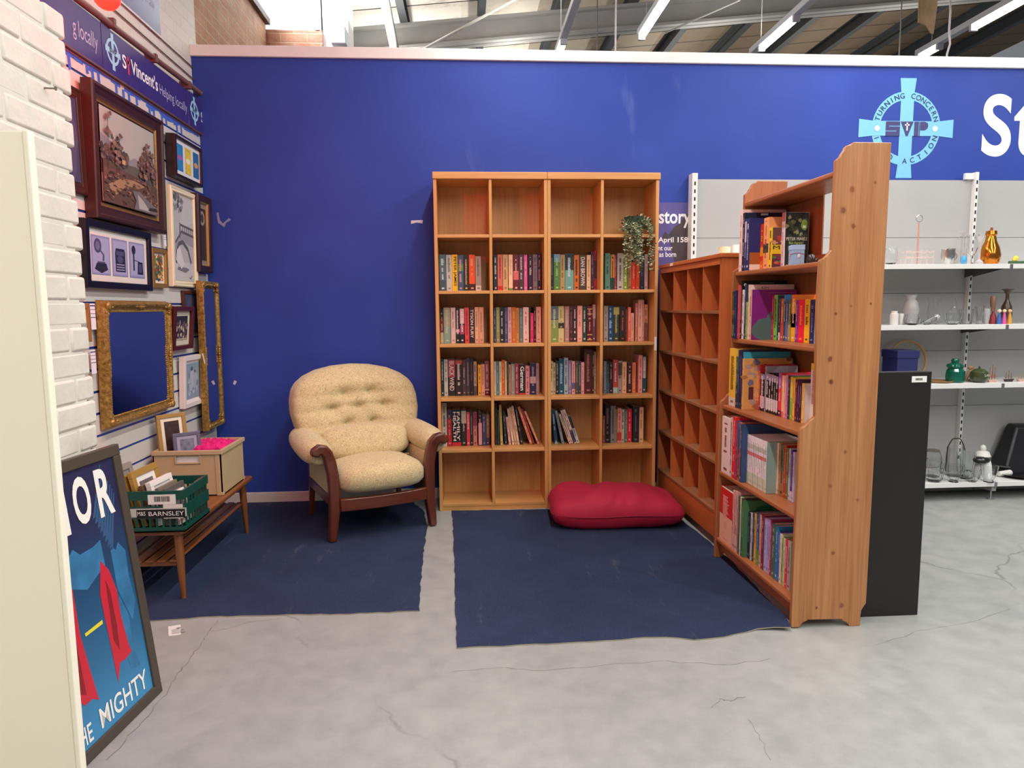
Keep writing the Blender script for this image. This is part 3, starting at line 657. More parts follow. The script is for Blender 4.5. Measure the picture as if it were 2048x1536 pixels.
sign(SL[0], SL[1], 'purple wall sign with round cross emblem above the pictures, fully in view', emb=sy(224.5), bold=[('S', sy(243.5), sy(251.5), .07, .135), ("Vincent's", sy(261), sy(314.5), .07, .142)], cr=sy(255.5), serif=[('Helping', sy(318), sy(347), .05, .12), ('locally', sy(350), sy(373), .05, .12)])
sign(SL[1], 4.625, 'short purple sign piece with cross emblem in the corner by the blue wall', emb=sy(388), bold=[('S', sy(401), sy(405), .07, .135)])
# upper sign, running out of the picture
Pq = atx(322, 72, -1.69); Pr = atx(322, 0, -1.69)
t = thing('sign_board', 'purple sign high on the painted brick wall, mostly cut off above', 'sign', (XL, Pq.y-.5, Pq.z))
MB().box((XL+.001, Pq.y-1.1, Pq.z), (-1.69, Pq.y, Pq.z+.55)).build('board', SGM[0], t, bevel=.001)
b = MB(); b.box((XL+.001, Pq.y-1.1, Pq.z-.012), (-1.688, Pq.y+.004, Pq.z-.001)); b.build('edge_rail', M('e4dcd8', .5), t)
b = MB(); b.text("nt's", (-1.689, hY(289, 0, -1.69), Pq.z+.19), Y1, Z1, hY(310, 15, -1.69)-hY(289, 0, -1.69), .08, bold=.02); b.build('shop_lettering', SGM[2], t)
b = MB(); b.text('Helping locally', (-1.689, hY(276, 5, -1.69)-.04, Pq.z+.1), Y1, Z1, .24, .05); b.build('slogan_lettering', SGM[4], t)
# torn blue masking tape under the signs
b = MB(); y = 3.0; k = 0
while y < 4.6:
    w = R.uniform(.03, .09); hh = R.choice([.012, .016, .02, .03, .022]); dp = R.choice([0, 0, 0, .03, .05, .04])
    x = XS+.0012
    if R.random() > .1: b.poly([(x, y, zb-.012), (x, y+w, zb-.012), (x, y+w*1.02, zb-.012-hh*R.uniform(.6, 1.2)), (x, y+w*.4, zb-.012-hh), (x, y-.004, zb-.012-hh*R.uniform(.6, 1.3))])
    if dp: b.poly([(x+.0003, y+w*.4, zb-.014-hh*.5), (x+.0003, y+w*.4+.022, zb-.014-hh*.5), (x+.0003, y+w*.4+.026, zb-.02-hh-dp*.8), (x+.0003, y+w*.4+.004, zb-.02-hh-dp)])
    y += w
tag(b.build('masking_tape', M('4668c8', .6)), 'ragged torn blue masking tape running under the purple signs', 'tape')
# conduit and thin wires on the brick
a = atx(404, 189, -1.655); c = atx(157, 0, -1.655); d = (a-c)
t = thing('conduit_pipe', 'brown conduit pipe with clips running above the purple signs', 'pipe', a)
b = MB(); b.tube([c-d*.6, c, a], .016, 10); b.build('pipe', M('7a5a52', .5), t, smooth=60)
b = MB(); b.lathe([(.0, 0), (.02, .001), (.02, .02), (0, .021)], n=14); b.xf(Matrix.Translation(a) @ d.to_track_quat('Z', 'Y').to_matrix().to_4x4()); b.build('end_cap', M('a09a94', .5), t, smooth=40)
for px, py in ((222, 47), (307, 117), (375, 171)):
    q = atx(px, py, -1.655); b = MB(); b.box((XL+.001, q.y-.012, q.z-.022), (-1.634, q.y+.012, q.z+.024)); b.build('pipe_clip', M('6b4c46', .5), t, bevel=.004)
for n, (p, q), lab in ((0, ((236, 0), (391, 140)), 'upper of two thin wires along the painted brick wall'), (1, ((222, 14), (391, 162)), 'lower of two thin wires along the painted brick wall')):
    a, c = atx(*p, -1.692), atx(*q, -1.692); pts = [a-(c-a)*.5]+[a.lerp(c, k/6)-Z1*.008*math.sin(PI*(k % 2)) for k in range(7)]
    tag(MB().tube(pts, .004, 6).build('wall_wire', M('6a5c58', .6)), lab, 'wire')
# red lamp
LP = aty(213, -7, 2.52)
t = thing('red_lamp', 'glowing red globe lamp at the top edge above the purple signs', 'lamp', LP)
RL = nt('red_glow'); RL[2].inputs['Base Color'].default_value = (.6, .01, .01, 1); RL[2].inputs['Emission Color'].default_value = (1, .00012, .00006, 1); RL[2].inputs['Emission Strength'].default_value = 520.
MB().ell(LP, .043, 20, 12).build('globe', RL[0], t, smooth=60)
b = MB(); b.tube([LP+Z1*.041, LP+Z1*.11], .026, 14); b.tube([LP+Z1*.1, (XL+.002, LP.y, LP.z+.1)], .01, 8); b.build('bracket', M('3a3434', .5, .6), t, smooth=40)
q = aty(88, 176, 1.78); q = atx(88, 176, -1.199)
tag(MB().tube([q, q+Vector((.03, .004, 0))], .0025, 8).tube([q+Vector((.028, .004, 0)), q+Vector((.031, .004, 0))], .006, 8).build('nail', M('8a827a', .4, .9)), 'bent nail sticking out of the painted brick pier', 'nail')
# ---------------------------------------------------------------- framed pictures
def ringprof(b, y0, y1, z0, z1, prof, X0, mi=0, sec=None):
    for (d0, h0, *m0), (d1, h1, *_) in zip(prof, prof[1:]):
        m = m0[0] if m0 else mi
        A = [(X0+h0, y0+d0, z0+d0), (X0+h0, y1-d0, z0+d0), (X0+h0, y1-d0, z1-d0), (X0+h0, y0+d0, z1-d0)]
        B = [(X0+h1, y0+d1, z0+d1), (X0+h1, y1-d1, z0+d1), (X0+h1, y1-d1, z1-d1), (X0+h1, y0+d1, z1-d1)]
        b.add(A+B, [(i, (i+1) % 4, 4+(i+1) % 4, 4+i) for i in range(4)], m)
def framed(name, label, cat, Xf, TL, TR, BR, BL, fw, prof, fm, mount=None, mm=None, art=None, tilt=.03, group='framed pictures on the slat wall', dpt=None, mirror=False, rec=.55, slope=False, x0=None):
    """picture facing +x; the four front corners are read at depth Xf"""
    c = [atx(*p, Xf) for p in (TL, TR, BR, BL)]
    y0 = (c[0].y+c[3].y)/2; y1 = (c[1].y+c[2].y)/2; z1 = (c[0].z+c[1].z)/2; z0 = (c[2].z+c[3].z)/2
    D = dpt or (Xf-XS-.004); X0 = x0 if x0 else (Xf-D if not slope else Xf-.008)
    t = thing(name, label, cat, (X0, (y0+y1)/2, z0), rot=(0, tilt, 0), group=group)
    b = MB(); P = [(0, 0)]+([(0, D*.8)] if not slope else [])+[(d*fw, D*h, *m) for d, h, *m in prof]+[(fw, D*.1)]
    ringprof(b, y0, y1, z0, z1, P, X0)
    b.box((X0, y0+.004, z0+.004), (X0+D*.2, y1-.004, z1-.004)); fr = b.build('frame', fm, t, smooth=35)
    xi = X0+D*rec; a = [y0+fw*.98, y1-fw*.98, z0+fw*.98, z1-fw*.98]
    if mirror:
        MB().box((xi-.003, a[0], a[2]), (xi, a[1], a[3])).build('mirror_glass', MIR, t); return t, (y0, y1, z0, z1, X0, D)
    if mount:
        MB().box((xi-.003, a[0], a[2]), (xi, a[1], a[3])).build('mount', mm, t); a = [a[0]+mount, a[1]-mount, a[2]+mount, a[3]-mount]; xi += .0012
    if art: art(t, xi, a)
    return t, (y0, y1, z0, z1, X0, D)
MIR = nt('mirror'); MIR[2].inputs['Base Color'].default_value = (.72, .74, .76, 1); MIR[2].inputs['Metallic'].default_value = 1; MIR[2].inputs['Roughness'].default_value = .015; MIR = MIR[0]
class Art:
    """flat print in unit coordinates, layers a hair apart"""
    def __init__(s, t, xi, a): s.t = t; s.x = xi; s.a = a; s.b = MB(); s.k = 0; s.ms = []
    def m(s, mat):
        if mat not in s.ms: s.ms.append(mat)
        return s.ms.index(mat)
    def poly(s, pts, col):
        mi = s.m(col if not isinstance(col, str) else M(col, .6)); s.k += 1; y0, y1, z0, z1 = s.a; x = s.x+.00003*s.k
        s.b.poly([(x, y0+(y1-y0)*u, z0+(z1-z0)*v) for u, v in pts], mi); return s
    def rect(s, u0, v0, u1, v1, col): return s.poly([(u0, v0), (u1, v0), (u1, v1), (u0, v1)], col)
    def blob(s, u, v, ru, rv, col, n=22, j=.25):
        return s.poly([(u+ru*math.cos(2*PI*k/n)*(1+R.uniform(-j, j)), v+rv*math.sin(2*PI*k/n)*(1+R.uniform(-j, j))) for k in range(n)], col)
    def line(s, pts, w, col):
        for (a, c), (d, e) in zip(pts, pts[1:]):
            L = math.hypot(d-a, e-c) or 1; nx, ny = -(e-c)/L*w/2, (d-a)/L*w/2; s.poly([(a+nx, c+ny), (a-nx, c-ny), (d-nx, e-ny), (d+nx, e+ny)], col)
        return s
    def done(s, name='print'): return s.b.build(name, s.ms, s.t)
GOLD = nt('old_gold'); _v = coords(GOLD[1]); GOLD[1].links.new(ramp(GOLD[1], noise(GOLD[1], _v, 60, 4), [(.3, '7c5c28'), (.5, 'a08040'), (.75, 'c4a55c')]), GOLD[2].inputs['Base Color'])
GOLD[2].inputs['Metallic'].default_value = .55; GOLD[2].inputs['Roughness'].default_value = .42; bump(GOLD[1], GOLD[2], noise(GOLD[1], _v, 130, 3), .5, .004); GOLD = GOLD[0]
GOLDS = M('b08c48', .4, .6); DKW = wood('dark_frame', '3a1b14', '4a241a', '5a2e22', 2, .35); DKR = M('3a2019', .4, var=.25, vs=14); BLK = M('121118', .35); CRM = M('e6dcba', .45)
def landscape(t, xi, a):
    A = Art(t, xi, a); A.rect(0, 0, 1, 1, 'a9aaa2')
    A.poly([(0, .45), (1, .45), (1, .62), (.75, .56), (.6, .60), (.45, .52), (.2, .66), (0, .72)], '85868a'); A.poly([(0, .3), (1, .3), (1, .46), (.6, .5), (.35, .47), (0, .56)], '5d5a50')
    for k in range(150): u = R.uniform(0, .46); A.blob(u, R.uniform(.42, .58)+(.18 if abs(u-.27) < .1 else .05)*R.random(), .024, .024, R.choice(['5c4a44', '6e5850', '4c4440', '7a645a', '3f3f3a']), 12, .4)
    for k in range(150): u = R.uniform(.66, 1.0); A.blob(u, R.uniform(.36, .56)+.32*R.random()*max(0, 1-abs(u-.84)*4), .02, .022, R.choice(['6a5248', '7e6152', '56453e', '8a6e60']), 12, .4)
    A.poly([(0, 0), (1, 0), (1, .34), (.8, .36), (.5, .38), (.2, .42), (0, .45)], '5a4438')
    A.poly([(.05, .18), (.3, .30), (.55, .33), (.75, .30), (.62, .25), (.4, .24), (.2, .1)], '9a7c5c'); A.poly([(0, .36), (.2, .37), (.4, .40), (.3, .34), (.1, .26), (0, .26)], '6b4a42')
    for k in range(130): A.blob(R.random(), R.uniform(.02, .34), R.uniform(.012, .035), R.uniform(.006, .014), R.choice(['4a3630', '6e4c40', '8a6450', '3c302c', '94705a', '5a4a3a']), 10, .4)
    A.poly([(.5, .0), (.95, .0), (.98, .08), (.8, .14), (.62, .22), (.48, .2), (.55, .1)], '6d6a6a'); A.poly([(.6, .02), (.82, .02), (.7, .12), (.58, .18)], 'a8a5a0')
    A.poly([(.78, .03), (.98, .04), (.96, .08), (.82, .07)], '2e2c28')
    A.rect(.31, .46, .37, .51, 'b9a070'); A.poly([(.30, .51), (.34, .545), (.38, .51)], '6a4a3a')
    for u, h in ((.86, .62), (.78, .5), (.26, .72), (.22, .62), (.07, .9)):
        A.line([(u, .34), (u+.01, h)], .008, '4a3a32')
        for k in range(9): A.blob(u+R.uniform(-.06, .06), h-R.uniform(-.08, .2), .03, .022, R.choice(['7a6054', '8c7262', '665048']), 10, .5)
    A.done('painting')
PR1 = [(0, .8), (.06, .9), (.2, .92), (.3, .78), (.55, .6), (.7, .62, 1), (.78, .5, 1), (.88, .5, 0), (.95, .42, 1), (1, .3, 1)]
framed('framed_painting', 'large landscape painting in a heavy dark mahogany frame', 'picture', -1.612, (186, 153), (328, 250), (332, 466), (190, 434), .088, PR1, [DKR, M('8a6a3c', .45, .5, bmp=.4, bs=90)], None, None, landscape)
def trip(t, xi, a):
    A = Art(t, xi, a)
    for k, (u0, u1) in enumerate(((.0, .32), (.36, .65), (.69, 1.))):
        w = u1-u0; A.rect(u0, 0, u1, 1, '7c80a8'); A.rect(u0+.02*w, .02, u1-.02*w, .98, '8f93ba'); A.rect(u0+.06*w, .06, u1-.06*w, .94, '9ea2c6'); c = u0+w/2; D = '23243a'; G = '4a4c6e'
        if k == 0:
            A.blob(c-.16*w, .74, .2*w, .19, G, 26, .02); A.blob(c-.16*w, .74, .11*w, .11, '6a6c92', 26, .02); A.line([(c-.02*w, .62), (c+.14*w, .52), (c+.12*w, .36)], .03, G)
            A.poly([(c-.36*w, .14), (c, .04), (c+.36*w, .14), (c+.27*w, .3), (c-.24*w, .3)], D); A.rect(c-.2*w, .3, c+.22*w, .34, G)
        elif k == 1:
            A.poly([(c-.3*w, .12), (c+.34*w, .12), (c+.34*w, .66), (c+.28*w, .75), (c-.26*w, .75), (c-.32*w, .62)], D); A.rect(c-.24*w, .56, c+.26*w, .68, G); A.blob(c, .46, .2*w, .1, G, 20, .02)
            for q in range(3): A.rect(c-.24*w, .16+.07*q, c+.28*w, .195+.07*q, '8a8cae')
        else:
            A.blob(c-.22*w, .78, .13*w, .13, D, 22, .03); A.rect(c-.27*w, .2, c-.18*w, .7, D); A.poly([(c+.0*w, .1), (c+.4*w, .1), (c+.36*w, .46), (c+.04*w, .46)], D); A.rect(c+.1*w, .16, c+.3*w, .4, G); A.line([(c-.2*w, .5), (c+.15*w, .46)], .02, D)
    A.done()
FLAT = [(0, .8), (.08, 1.), (.92, 1.), (1, .85)]
framed('framed_triptych_print', 'black framed print of old gramophone, typewriter and telephone', 'picture', -1.638, (172, 440), (304.5, 464), (300.5, 579), (170, 579), .034, FLAT, [BLK], .03, M('dcd8cf', .6), trip)
def floral(t, xi, a):
    A = Art(t, xi, a); A.rect(0, 0, 1, 1, '4a5a48')
    for k in range(60): A.blob(R.random(), R.random(), .09, .06, R.choice(['d88838', 'e8b060', 'c05030', 'e8d0a0', '6a8a5a', 'b06848', '3a4a60']), 9, .4)
    A.done()
framed('framed_print', 'small gold framed orange floral print below the landscape painting', 'picture', -1.640, (306, 495), (335, 500), (335, 576), (304, 574), .024, FLAT, [GOLDS], .016, M('e2ddd0', .6), floral)
def tricol(t, xi, a):
    A = Art(t, xi, a)
    for u, c, d in ((.0, '2f7fb5', 'a05a9a'), (.37, 'd8c044', 'e6e2cc'), (.74, '2a6a9a', 'd8905a')):
        A.rect(u, .02, u+.27, .98, c); A.blob(u+.13, .5, .1, .1, d, 20, .05)
        for k in range(3): A.rect(u+.02+.09*k, .02, u+.05+.09*k, R.uniform(.25, .4), M(c, .6, var=.5, vs=50))
        A.line([(u+.05, .9), (u+.22, .88)], .015, '24506c')
    A.done()
framed('framed_print', 'deep black box frame with blue, yellow and blue panels', 'picture', -1.615, (350, 270), (404, 296), (404, 378), (350, 346), .020, FLAT, [M('241715', .4)], .02, M('dcdde0', .6), tricol, rec=.8)
def bridge(t, xi, a):
    A = Art(t, xi, a); A.rect(0, 0, 1, 1, 'b3b3b3'); A.rect(0, .0, 1, .22, 'c2c2be'); A.poly([(.3, .6), (1, .72), (1, .98), (.5, .98)], 'bebebc')
    for k in range(26): A.blob(R.uniform(0, .5), R.uniform(.82, 1.0), .05, .03, R.choice(['6c6c6e', '8a8a8c', '58585a']), 10, .5)
    D = '5c5c60'; A.poly([(.1, .3), (.3, .48), (1, .42), (1, .56), (.4, .58), (.1, .42)], '97979a')
    A.line([(.12, .2), (.14, .32), (.24, .43), (.45, .46), (.7, .38), (.85, .22)], .05, D); A.line([(.1, .44), (.4, .58), (1, .55)], .03, D); A.line([(.35, .66), (1, .63)], .025, D); A.line([(.32, .5), (.34, .68)], .05, '6a6a6e')
    for k in range(6): A.line([(.45+.1*k, .56), (.46+.1*k, .64)], .02, D)
    A.poly([(.15, .13), (.55, .1), (.75, .14), (.6, .16), (.2, .16)], '77777a'); A.poly([(.1, .24), (.35, .14), (.5, .2), (.3, .4), (.16, .36)], 'd0d0cc')
    A.line([(.75, .05), (.8, .03), (.88, .07)], .012, D); A.done()
framed('framed_etching', 'tall cream framed grey etching of an arched stone bridge', 'picture', -1.640, (340, 371), (391.5, 391), (393.5, 578), (343, 570), .032, [(0, .8), (.2, 1.), (.5, .85), (.8, .95), (1, .7)], [CRM], .006, M('d8cfae', .5), bridge)
def medal(t, xi, a):
    A = Art(t, xi, a); A.rect(0, 0, 1, 1, '3a2c2a'); A.rect(.04, .92, .96, 1, '8a7c6a'); A.rect(.04, 0, .96, .06, '8a7c6a'); A.blob(.5, .76, .34, .12, '9a8a74', 28, .06); A.blob(.5, .76, .2, .075, '4a3a34', 24, .04); A.done()
framed('framed_plaque', 'narrow dark frame with gold slip and a round medallion, by the corner', 'picture', -1.620, (394, 386), (421, 397), (425, 545), (398, 543), .052, [(0, .8), (.1, 1.), (.75, .95), (.8, .8, 1), (.97, .7, 1), (1, .4, 1)], [M('351f1c', .4), M('c9a468', .4, .5)], None, None, medal)
def figs(t, xi, a):
    A = Art(t, xi, a); A.rect(0, 0, 1, 1, '2e2838')
    for k in range(34): A.blob(R.uniform(.05, .95), R.uniform(.05, .75), .07, .1, R.choice(['8a7a6c', '5c4c48', 'b0a08c', '6a5a58', '3a3440', 'c8b89c']), 9, .4)
    A.rect(0, .0, 1, .07, 'b0a48e'); A.done()
framed('framed_print', 'mahogany framed figure print tilting beside the big gold mirror', 'picture', -1.625, (348, 611), (387, 612), (382, 693), (343, 705), .026, FLAT, [M('4e1a1a', .35)], .03, M('d9d0bf', .6), figs, tilt=.09)
def blueprint(t, xi, a):
    A = Art(t, xi, a); A.rect(0, 0, 1, 1, '8d9fb0')
    for k in range(30): A.blob(R.uniform(.1, .9), R.uniform(.08, .8), .09, .07, R.choice(['7c90a4', 'a4b2bf', '94a4b2', 'b4bfc8']), 10, .4)
    A.blob(.45, .55, .16, .3, 'b0bcc6', 20, .2); A.blob(.62, .5, .12, .26, 'a8b4c0', 20, .2); A.blob(.42, .84, .08, .06, '4e5868', 14, .1); A.blob(.62, .76, .07, .05, '6a7484', 14, .1); A.done()
framed('framed_print', 'white framed pale blue print low beside the tall mirror', 'picture', -1.635, (369, 714), (409, 705), (405, 802), (366, 823), .034, [(0, .8), (.05, 1.), (.75, .95), (.8, .75), (1, .7)], [M('e4dcd6', .45)], .012, M('ece8e0', .6), blueprint, tilt=.05)
def darkart(t, xi, a):
    A = Art(t, xi, a); A.rect(0, 0, 1, 1, '3a4060'); A.blob(.5, .5, .4, .4, '4a4c6a', 20, .3); A.done()
framed('framed_print', 'brown framed dark print half hidden behind the tall mirror', 'picture', -1.655, (370, 583), (402, 581), (402, 664), (368, 668), .02, FLAT, [DKW], None, None, darkart, tilt=0)
framed('framed_print', 'dark frame mostly hidden between brick pier and landscape painting', 'picture', -1.650, (120, 160), (170, 182), (175, 390), (128, 380), .05, PR1, [DKR, DKR], None, None, darkart, tilt=0)
framed('framed_print', 'wood framed pale print peeping out behind the brick pier', 'picture', -1.655, (120, 606), (182, 606), (182, 682), (124, 690), .024, FLAT, [M('9a6a3c', .45)], None, None, lambda t, xi, a: Art(t, xi, a).rect(0, 0, 1, 1, '9aa8a8').rect(0, .5, 1, 1, 'd8b890').done(), tilt=0)
def ornate(t, g, prof_w, beads):
    y0, y1, z0, z1, X0, D = g; xt = X0+D*.95; w = prof_w
    for cy, cz, sy_, sz_ in ((y0, z0, 1, 1), (y1, z0, -1, 1), (y1, z1, -1, -1), (y0, z1, 1, -1)):
        b = MB()
        for k in range(7): f = k/6.; b.ell((xt-.006, cy+sy_*(w*.45+.045*f), cz+sz_*w*(.45+.12*math.sin(k*2.4))), (.009, .012-.004*f, .011-.003*f), 8, 6); b.ell((xt-.006, cy+sy_*w*(.45+.12*math.cos(k*2.4)), cz+sz_*(w*.45+.045*f)), (.009, .011-.003*f, .012-.004*f), 8, 6)
        b.ell((xt-.002, cy+sy_*w*.5, cz+sz_*w*.5), (.012, .02, .02), 10, 8); b.build('corner_ornament', GOLD, t, smooth=60)
    for (cy, cz) in (((y0+y1)/2, z0+w*.5), ((y0+y1)/2, z1-w*.5), (y0+w*.5, (z0+z1)/2), (y1-w*.5, (z0+z1)/2)):
        b = MB()
        for k in range(-3, 4):
            a = 0 if cz in (z0+w*.5, z1-w*.5) else 1
            b.ell((xt-.006, cy+(0 if a else .016*k), cz+(.016*k if a else 0)), (.008, .012, .012-.002*abs(k)) if not a else (.008, .012-.002*abs(k), .012), 8, 6)
        b.build('side_ornament', GOLD, t, smooth=60)
    if beads:
        b = MB(); d = w*.93; st = .011
        n = int((y1-y0-2*d)/st)
        for k in range(n):
            for z in (z0+d, z1-d): b.ell((X0+D*.62, y0+d+st*(k+.5), z), (.004, .0042, .0042), 6, 4)
        n = int((z1-z0-2*d)/st)
        for k in range(n):
            for y in (y0+d, y1-d): b.ell((X0+D*.62, y, z0+d+st*(k+.5)), (.004, .0042, .0042), 6, 4)
        b.build('bead_edging', GOLD, t, smooth=60)
PRT = [(0, .4), (.06, .9), (.16, 1.), (.35, .92), (.6, .6), (.8, .5), (1, .3)]
PRG = [(0, .12), (.12, .6), (.26, .97), (.36, 1.), (.5, .9), (.66, .66), (.8, .6), (.88, .68), (1, .5)]
t, g = framed('gilt_mirror', 'big ornate gilt framed mirror on the slat wall', 'mirror', -1.66, (192, 602), (331, 601), (331, 813), (200, 868), .056, PRG, [GOLD], mirror=True, group=None, dpt=.045, slope=True, rec=.6); ornate(t, g, .056, True)
t, g = framed('gilt_mirror', 'tall narrow gilt mirror in the corner by the blue wall', 'mirror', -1.598, (405, 563), (437, 563), (446, 846), (414, 868), .046, PRT, [GOLD], mirror=True, group=None, tilt=.012, dpt=.04, slope=True, rec=.62, x0=-1.635); ornate(t, g, .046, False)
y0, y1, z0, z1, X0, D = g
def pricetag(p, w, h, label, nm='price_label', parent=None):
    """small hanging barcode strip facing +x"""
    b = MB(); b.box((p.x, p.y-w/2, p.z-h), (p.x+.0008, p.y+w/2, p.z)); o = b.build(nm, M('eceaf2', .5), parent)
    if not parent: tag(o, label, 'price label', 'price labels on the slat wall')
    b = MB()
    for k, (f, q) in enumerate(((.06, .05), (.22, .02), (.38, .02), (.52, .03))): b.box((p.x+.0009, p.y-w/2, p.z-h*(f+q)), (p.x+.0011, p.y+w/2, p.z-h*f))
    b.build('print', M('4a4a7a', .6), o)
pricetag(Vector((X0+D*.5, y0+.085, z1-.052)), .03, .10, '', parent=t)
pricetag(atx(184, 607, -1.652), .04, .115, 'white price strip left of the gilt mirror, upper of two')
pricetag(atx(185, 700, -1.652), .04, .105, 'white price strip left of the gilt mirror, lower of two')
pricetag(atx(329, 463, -1.652), .028, .08, 'white price strip hanging under the corner of the landscape painting')
a = atx(405, 707, -1.60); c = atx(412, 735, -1.60)
tag(MB().tube([a, a.lerp(c, .5)-Z1*.004, c], .004, 6, flat=.4).build('string_tag', M('e4e2e0', .6)), 'thin white tag dangling from the white picture frame', 'tag')
# ================================================================== FOREGROUND: PANEL AND POSTER
t = thing('upright_board', 'cream white board standing upright at the left foreground', 'board', (-1.03, 1.51, 0))
MB().box((-1.19, 1.5, 0), (-.893, 1.518, 1.664)).build('panel', M('faf1db', .45), t, bevel=.002)
MB().box((-.8925, 1.498, 0), (-.880, 1.52, 1.666)).build('edge_strip', M('faf3df', .4), t, bevel=.003)
P0 = Vector((-1.059, 2.297, 0)); ang = math.radians(83.2); W_, H_ = .62, .868; lean = math.asin(.093/.868)
ux = Vector((math.cos(ang), math.sin(ang), 0)); nv_ = Vector((-math.sin(ang), math.cos(ang), 0)); O0 = P0-ux*W_
uyv = nv_*math.sin(lean)+Z1*math.cos(lean); nrm = ux.cross(uyv)
t = thing('framed_poster', 'tall dark framed blue and red poster leaning on the brick pier', 'poster', (O0.x, O0.y, .0015), rot=(-lean, 0, ang))
def pp(px, py):
    d = ray(px, py); k = (O0-CAM).dot(nrm)/d.dot(nrm); q = CAM+d*k-O0; return q.dot(ux), q.dot(uyv)
fw_ = .036
b = MB()
for a, c in (((0, 0, 0), (W_, .022, fw_)), ((0, 0, H_-fw_), (W_, .022, H_)), ((0, 0, fw_), (fw_, .022, H_-fw_)), ((W_-fw_, 0, fw_), (W_, .022, H_-fw_))): b.box(a, c)
b.build('frame', M('4a423a', .5), t, bevel=.003, local=True)
PM = nt('poster_print'); sp = N(PM[1], 'ShaderNodeSeparateXYZ'); PM[1].links.new(coords(PM[1], which='Generated'), sp.inputs[0])
PM[1].links.new(ramp(PM[1], sp.outputs['Z'], [(.0, '3f8fc0'), (.25, '2d6c98'), (.55, '20486e'), (.8, '262a4e')]), PM[2].inputs['Base Color']); PM[2].inputs['Roughness'].default_value = .4
MB().box((fw_-.002, .008, fw_-.002), (W_-fw_+.002, .02, H_-fw_+.002)).build('print', PM[0], t, local=True)
def pl(px, col, nm, k=1):
    q = [pp(*p) for p in px]; o = MB(); o.poly([(u, .008-.0004*k, v) for u, v in q]); return o.build(nm, M(col, .45), t, local=True)
CL = MB(); mi = 0
def clq(mb, px, k, mi): mb.poly([(u, .008-.0004*k, v) for u, v in [pp(*p) for p in px]], mi)
for q in range(8): clq(CL, [(190+q*5, 1040+q*9), (196+q*5, 1034+q*9), (205+4*q, 930+8*q), (203+4*q, 930+8*q)], 1, 0)
clq(CL, [(224, 1092), (236, 1100), (240, 1085), (255, 1100), (262, 1150), (275, 1200), (270, 1240), (240, 1180)], 1, 1); clq(CL, [(140, 1120), (150, 1100), (165, 1110), (190, 1095), (205, 1080), (215, 1130), (180, 1180), (142, 1180)], 1, 1)
clq(CL, [(242, 1190), (262, 1230), (270, 1290), (285, 1330), (268, 1340), (248, 1280)], 1, 1)
CL.build('print_clouds', [M('34587f', .45), M('3778a6', .45, var=.3, vs=12)], t, local=True)
RP = MB()
clq(RP, [(138, 1158), (150, 1180), (165, 1270), (185, 1340), (203, 1400), (190, 1398), (175, 1412), (160, 1402)], 2, 0)
clq(RP, [(205, 1122), (222, 1140), (238, 1180), (246, 1230), (262, 1290), (268, 1302), (256, 1318), (245, 1325), (241, 1365), (228, 1300), (215, 1240), (205, 1190)], 2, 0)
clq(RP, [(215, 1160), (224, 1180), (238, 1250), (244, 1300), (232, 1280)], 3, 1); clq(RP, [(148, 1240), (160, 1300), (178, 1390), (166, 1390)], 3, 1)
RP.build('print_drapes', [M('c8283a', .45), M('8a1e26', .45)], t, local=True)
pl([(174, 1268), (209, 1240), (210, 1248), (176, 1274)], 'e6d83a', 'print_bar', 3)
LT = MB()
def letter(s, pxs, bold=.02, k=4):
    """pxs: lower-left, lower-right and a top point of the word on the poster"""
    (u0, v0), (u1, v1), (_, v2) = [pp(*p) for p in pxs]; v = (v0+v1)/2
    LT.text(s, (u0, .008-.0004*k, v), X1, Z1, abs(u1-u0), v2-v, bold=bold)
letter('H', ((112, 1084), (148, 1071), (134, 962)), .03); letter('O', ((159, 1050), (194, 1046), (176, 948)), .03); letter('R', ((206, 1034), (236, 1026), (218, 932)), .03)
letter('HE', ((168, 1500), (193, 1480), (190, 1440)), .01); letter('MIGHTY', ((209, 1459), (300, 1372), (299, 1332)), .01)
LT.build('lettering', M('f2f0e8', .4), t, local=True)
# ================================================================== CRATES ON THE COFFEE TABLE
TZ = .3315
GR = M('0f4a40', .35, var=.15); t = thing('green_crate', 'dark green slotted plastic crate full of small picture frames', 'crate', (-1.44, 3.15, TZ))
x0, x1, y0, y1, z0, z1 = -1.63, -1.246, 3.012, 3.30, TZ, .516
b = MB(); b.box((x0, y0, z0), (x1, y1, z0+.006))
for za, zc, th in ((z0, z0+.022, .008), (z0+.062, z0+.116, .006), (z1-.04, z1, .010)):
    for a, c in (((x0, y0, za), (x1, y0+th, zc)), ((x0, y1-th, za), (x1, y1, zc)), ((x0, y0+th, za), (x0+th, y1-th, zc)), ((x1-th, y0+th, za), (x1, y1-th, zc))): b.box(a, c)
for za, zc in ((z0+.022, z0+.062), (z0+.116, z1-.04)):
    n = 13
    for k in range(n+1):
        x = x0+.004+(x1-x0-.016)*k/n
        for y in (y0+.001, y1-.006): b.box((x, y, za), (x+.008+(.012 if k in (0, n) else 0)*(-1 if k == n else 1), y+.005, zc))
    for k in range(8):
        y = y0+.02+(y1-y0-.05)*k/7
        for x in (x0+.001, x1-.006): b.box((x, y, za), (x+.005, y+.012, zc))
b.build('crate_body', GR, t)
def onface(px, py): p = aty(px, py, y0-.0005); return p.x, p.z
def sticker(pa, pb, nm, col, par, d=.0006):
    (xa, za), (xb, zb_) = onface(*pa), onface(*pb); o = MB(); o.box((xa, y0-d, min(za, zb_)), (xb, y0-d+.0005, max(za, zb_))); return o.build(nm, M(col, .5), par)
s = sticker((295, 990), (352, 1008), 'barcode_label', 'e4e2dc', t)
b = MB(); xa, za = onface(308, 993); xb, zc = onface(340, 1003); x = xa
while x < xb: w = R.choice([.0015, .003, .002]); b.box((x, y0-.0011, zc), (x+w, y0-.0007, za)); x += w+R.choice([.0015, .0025])
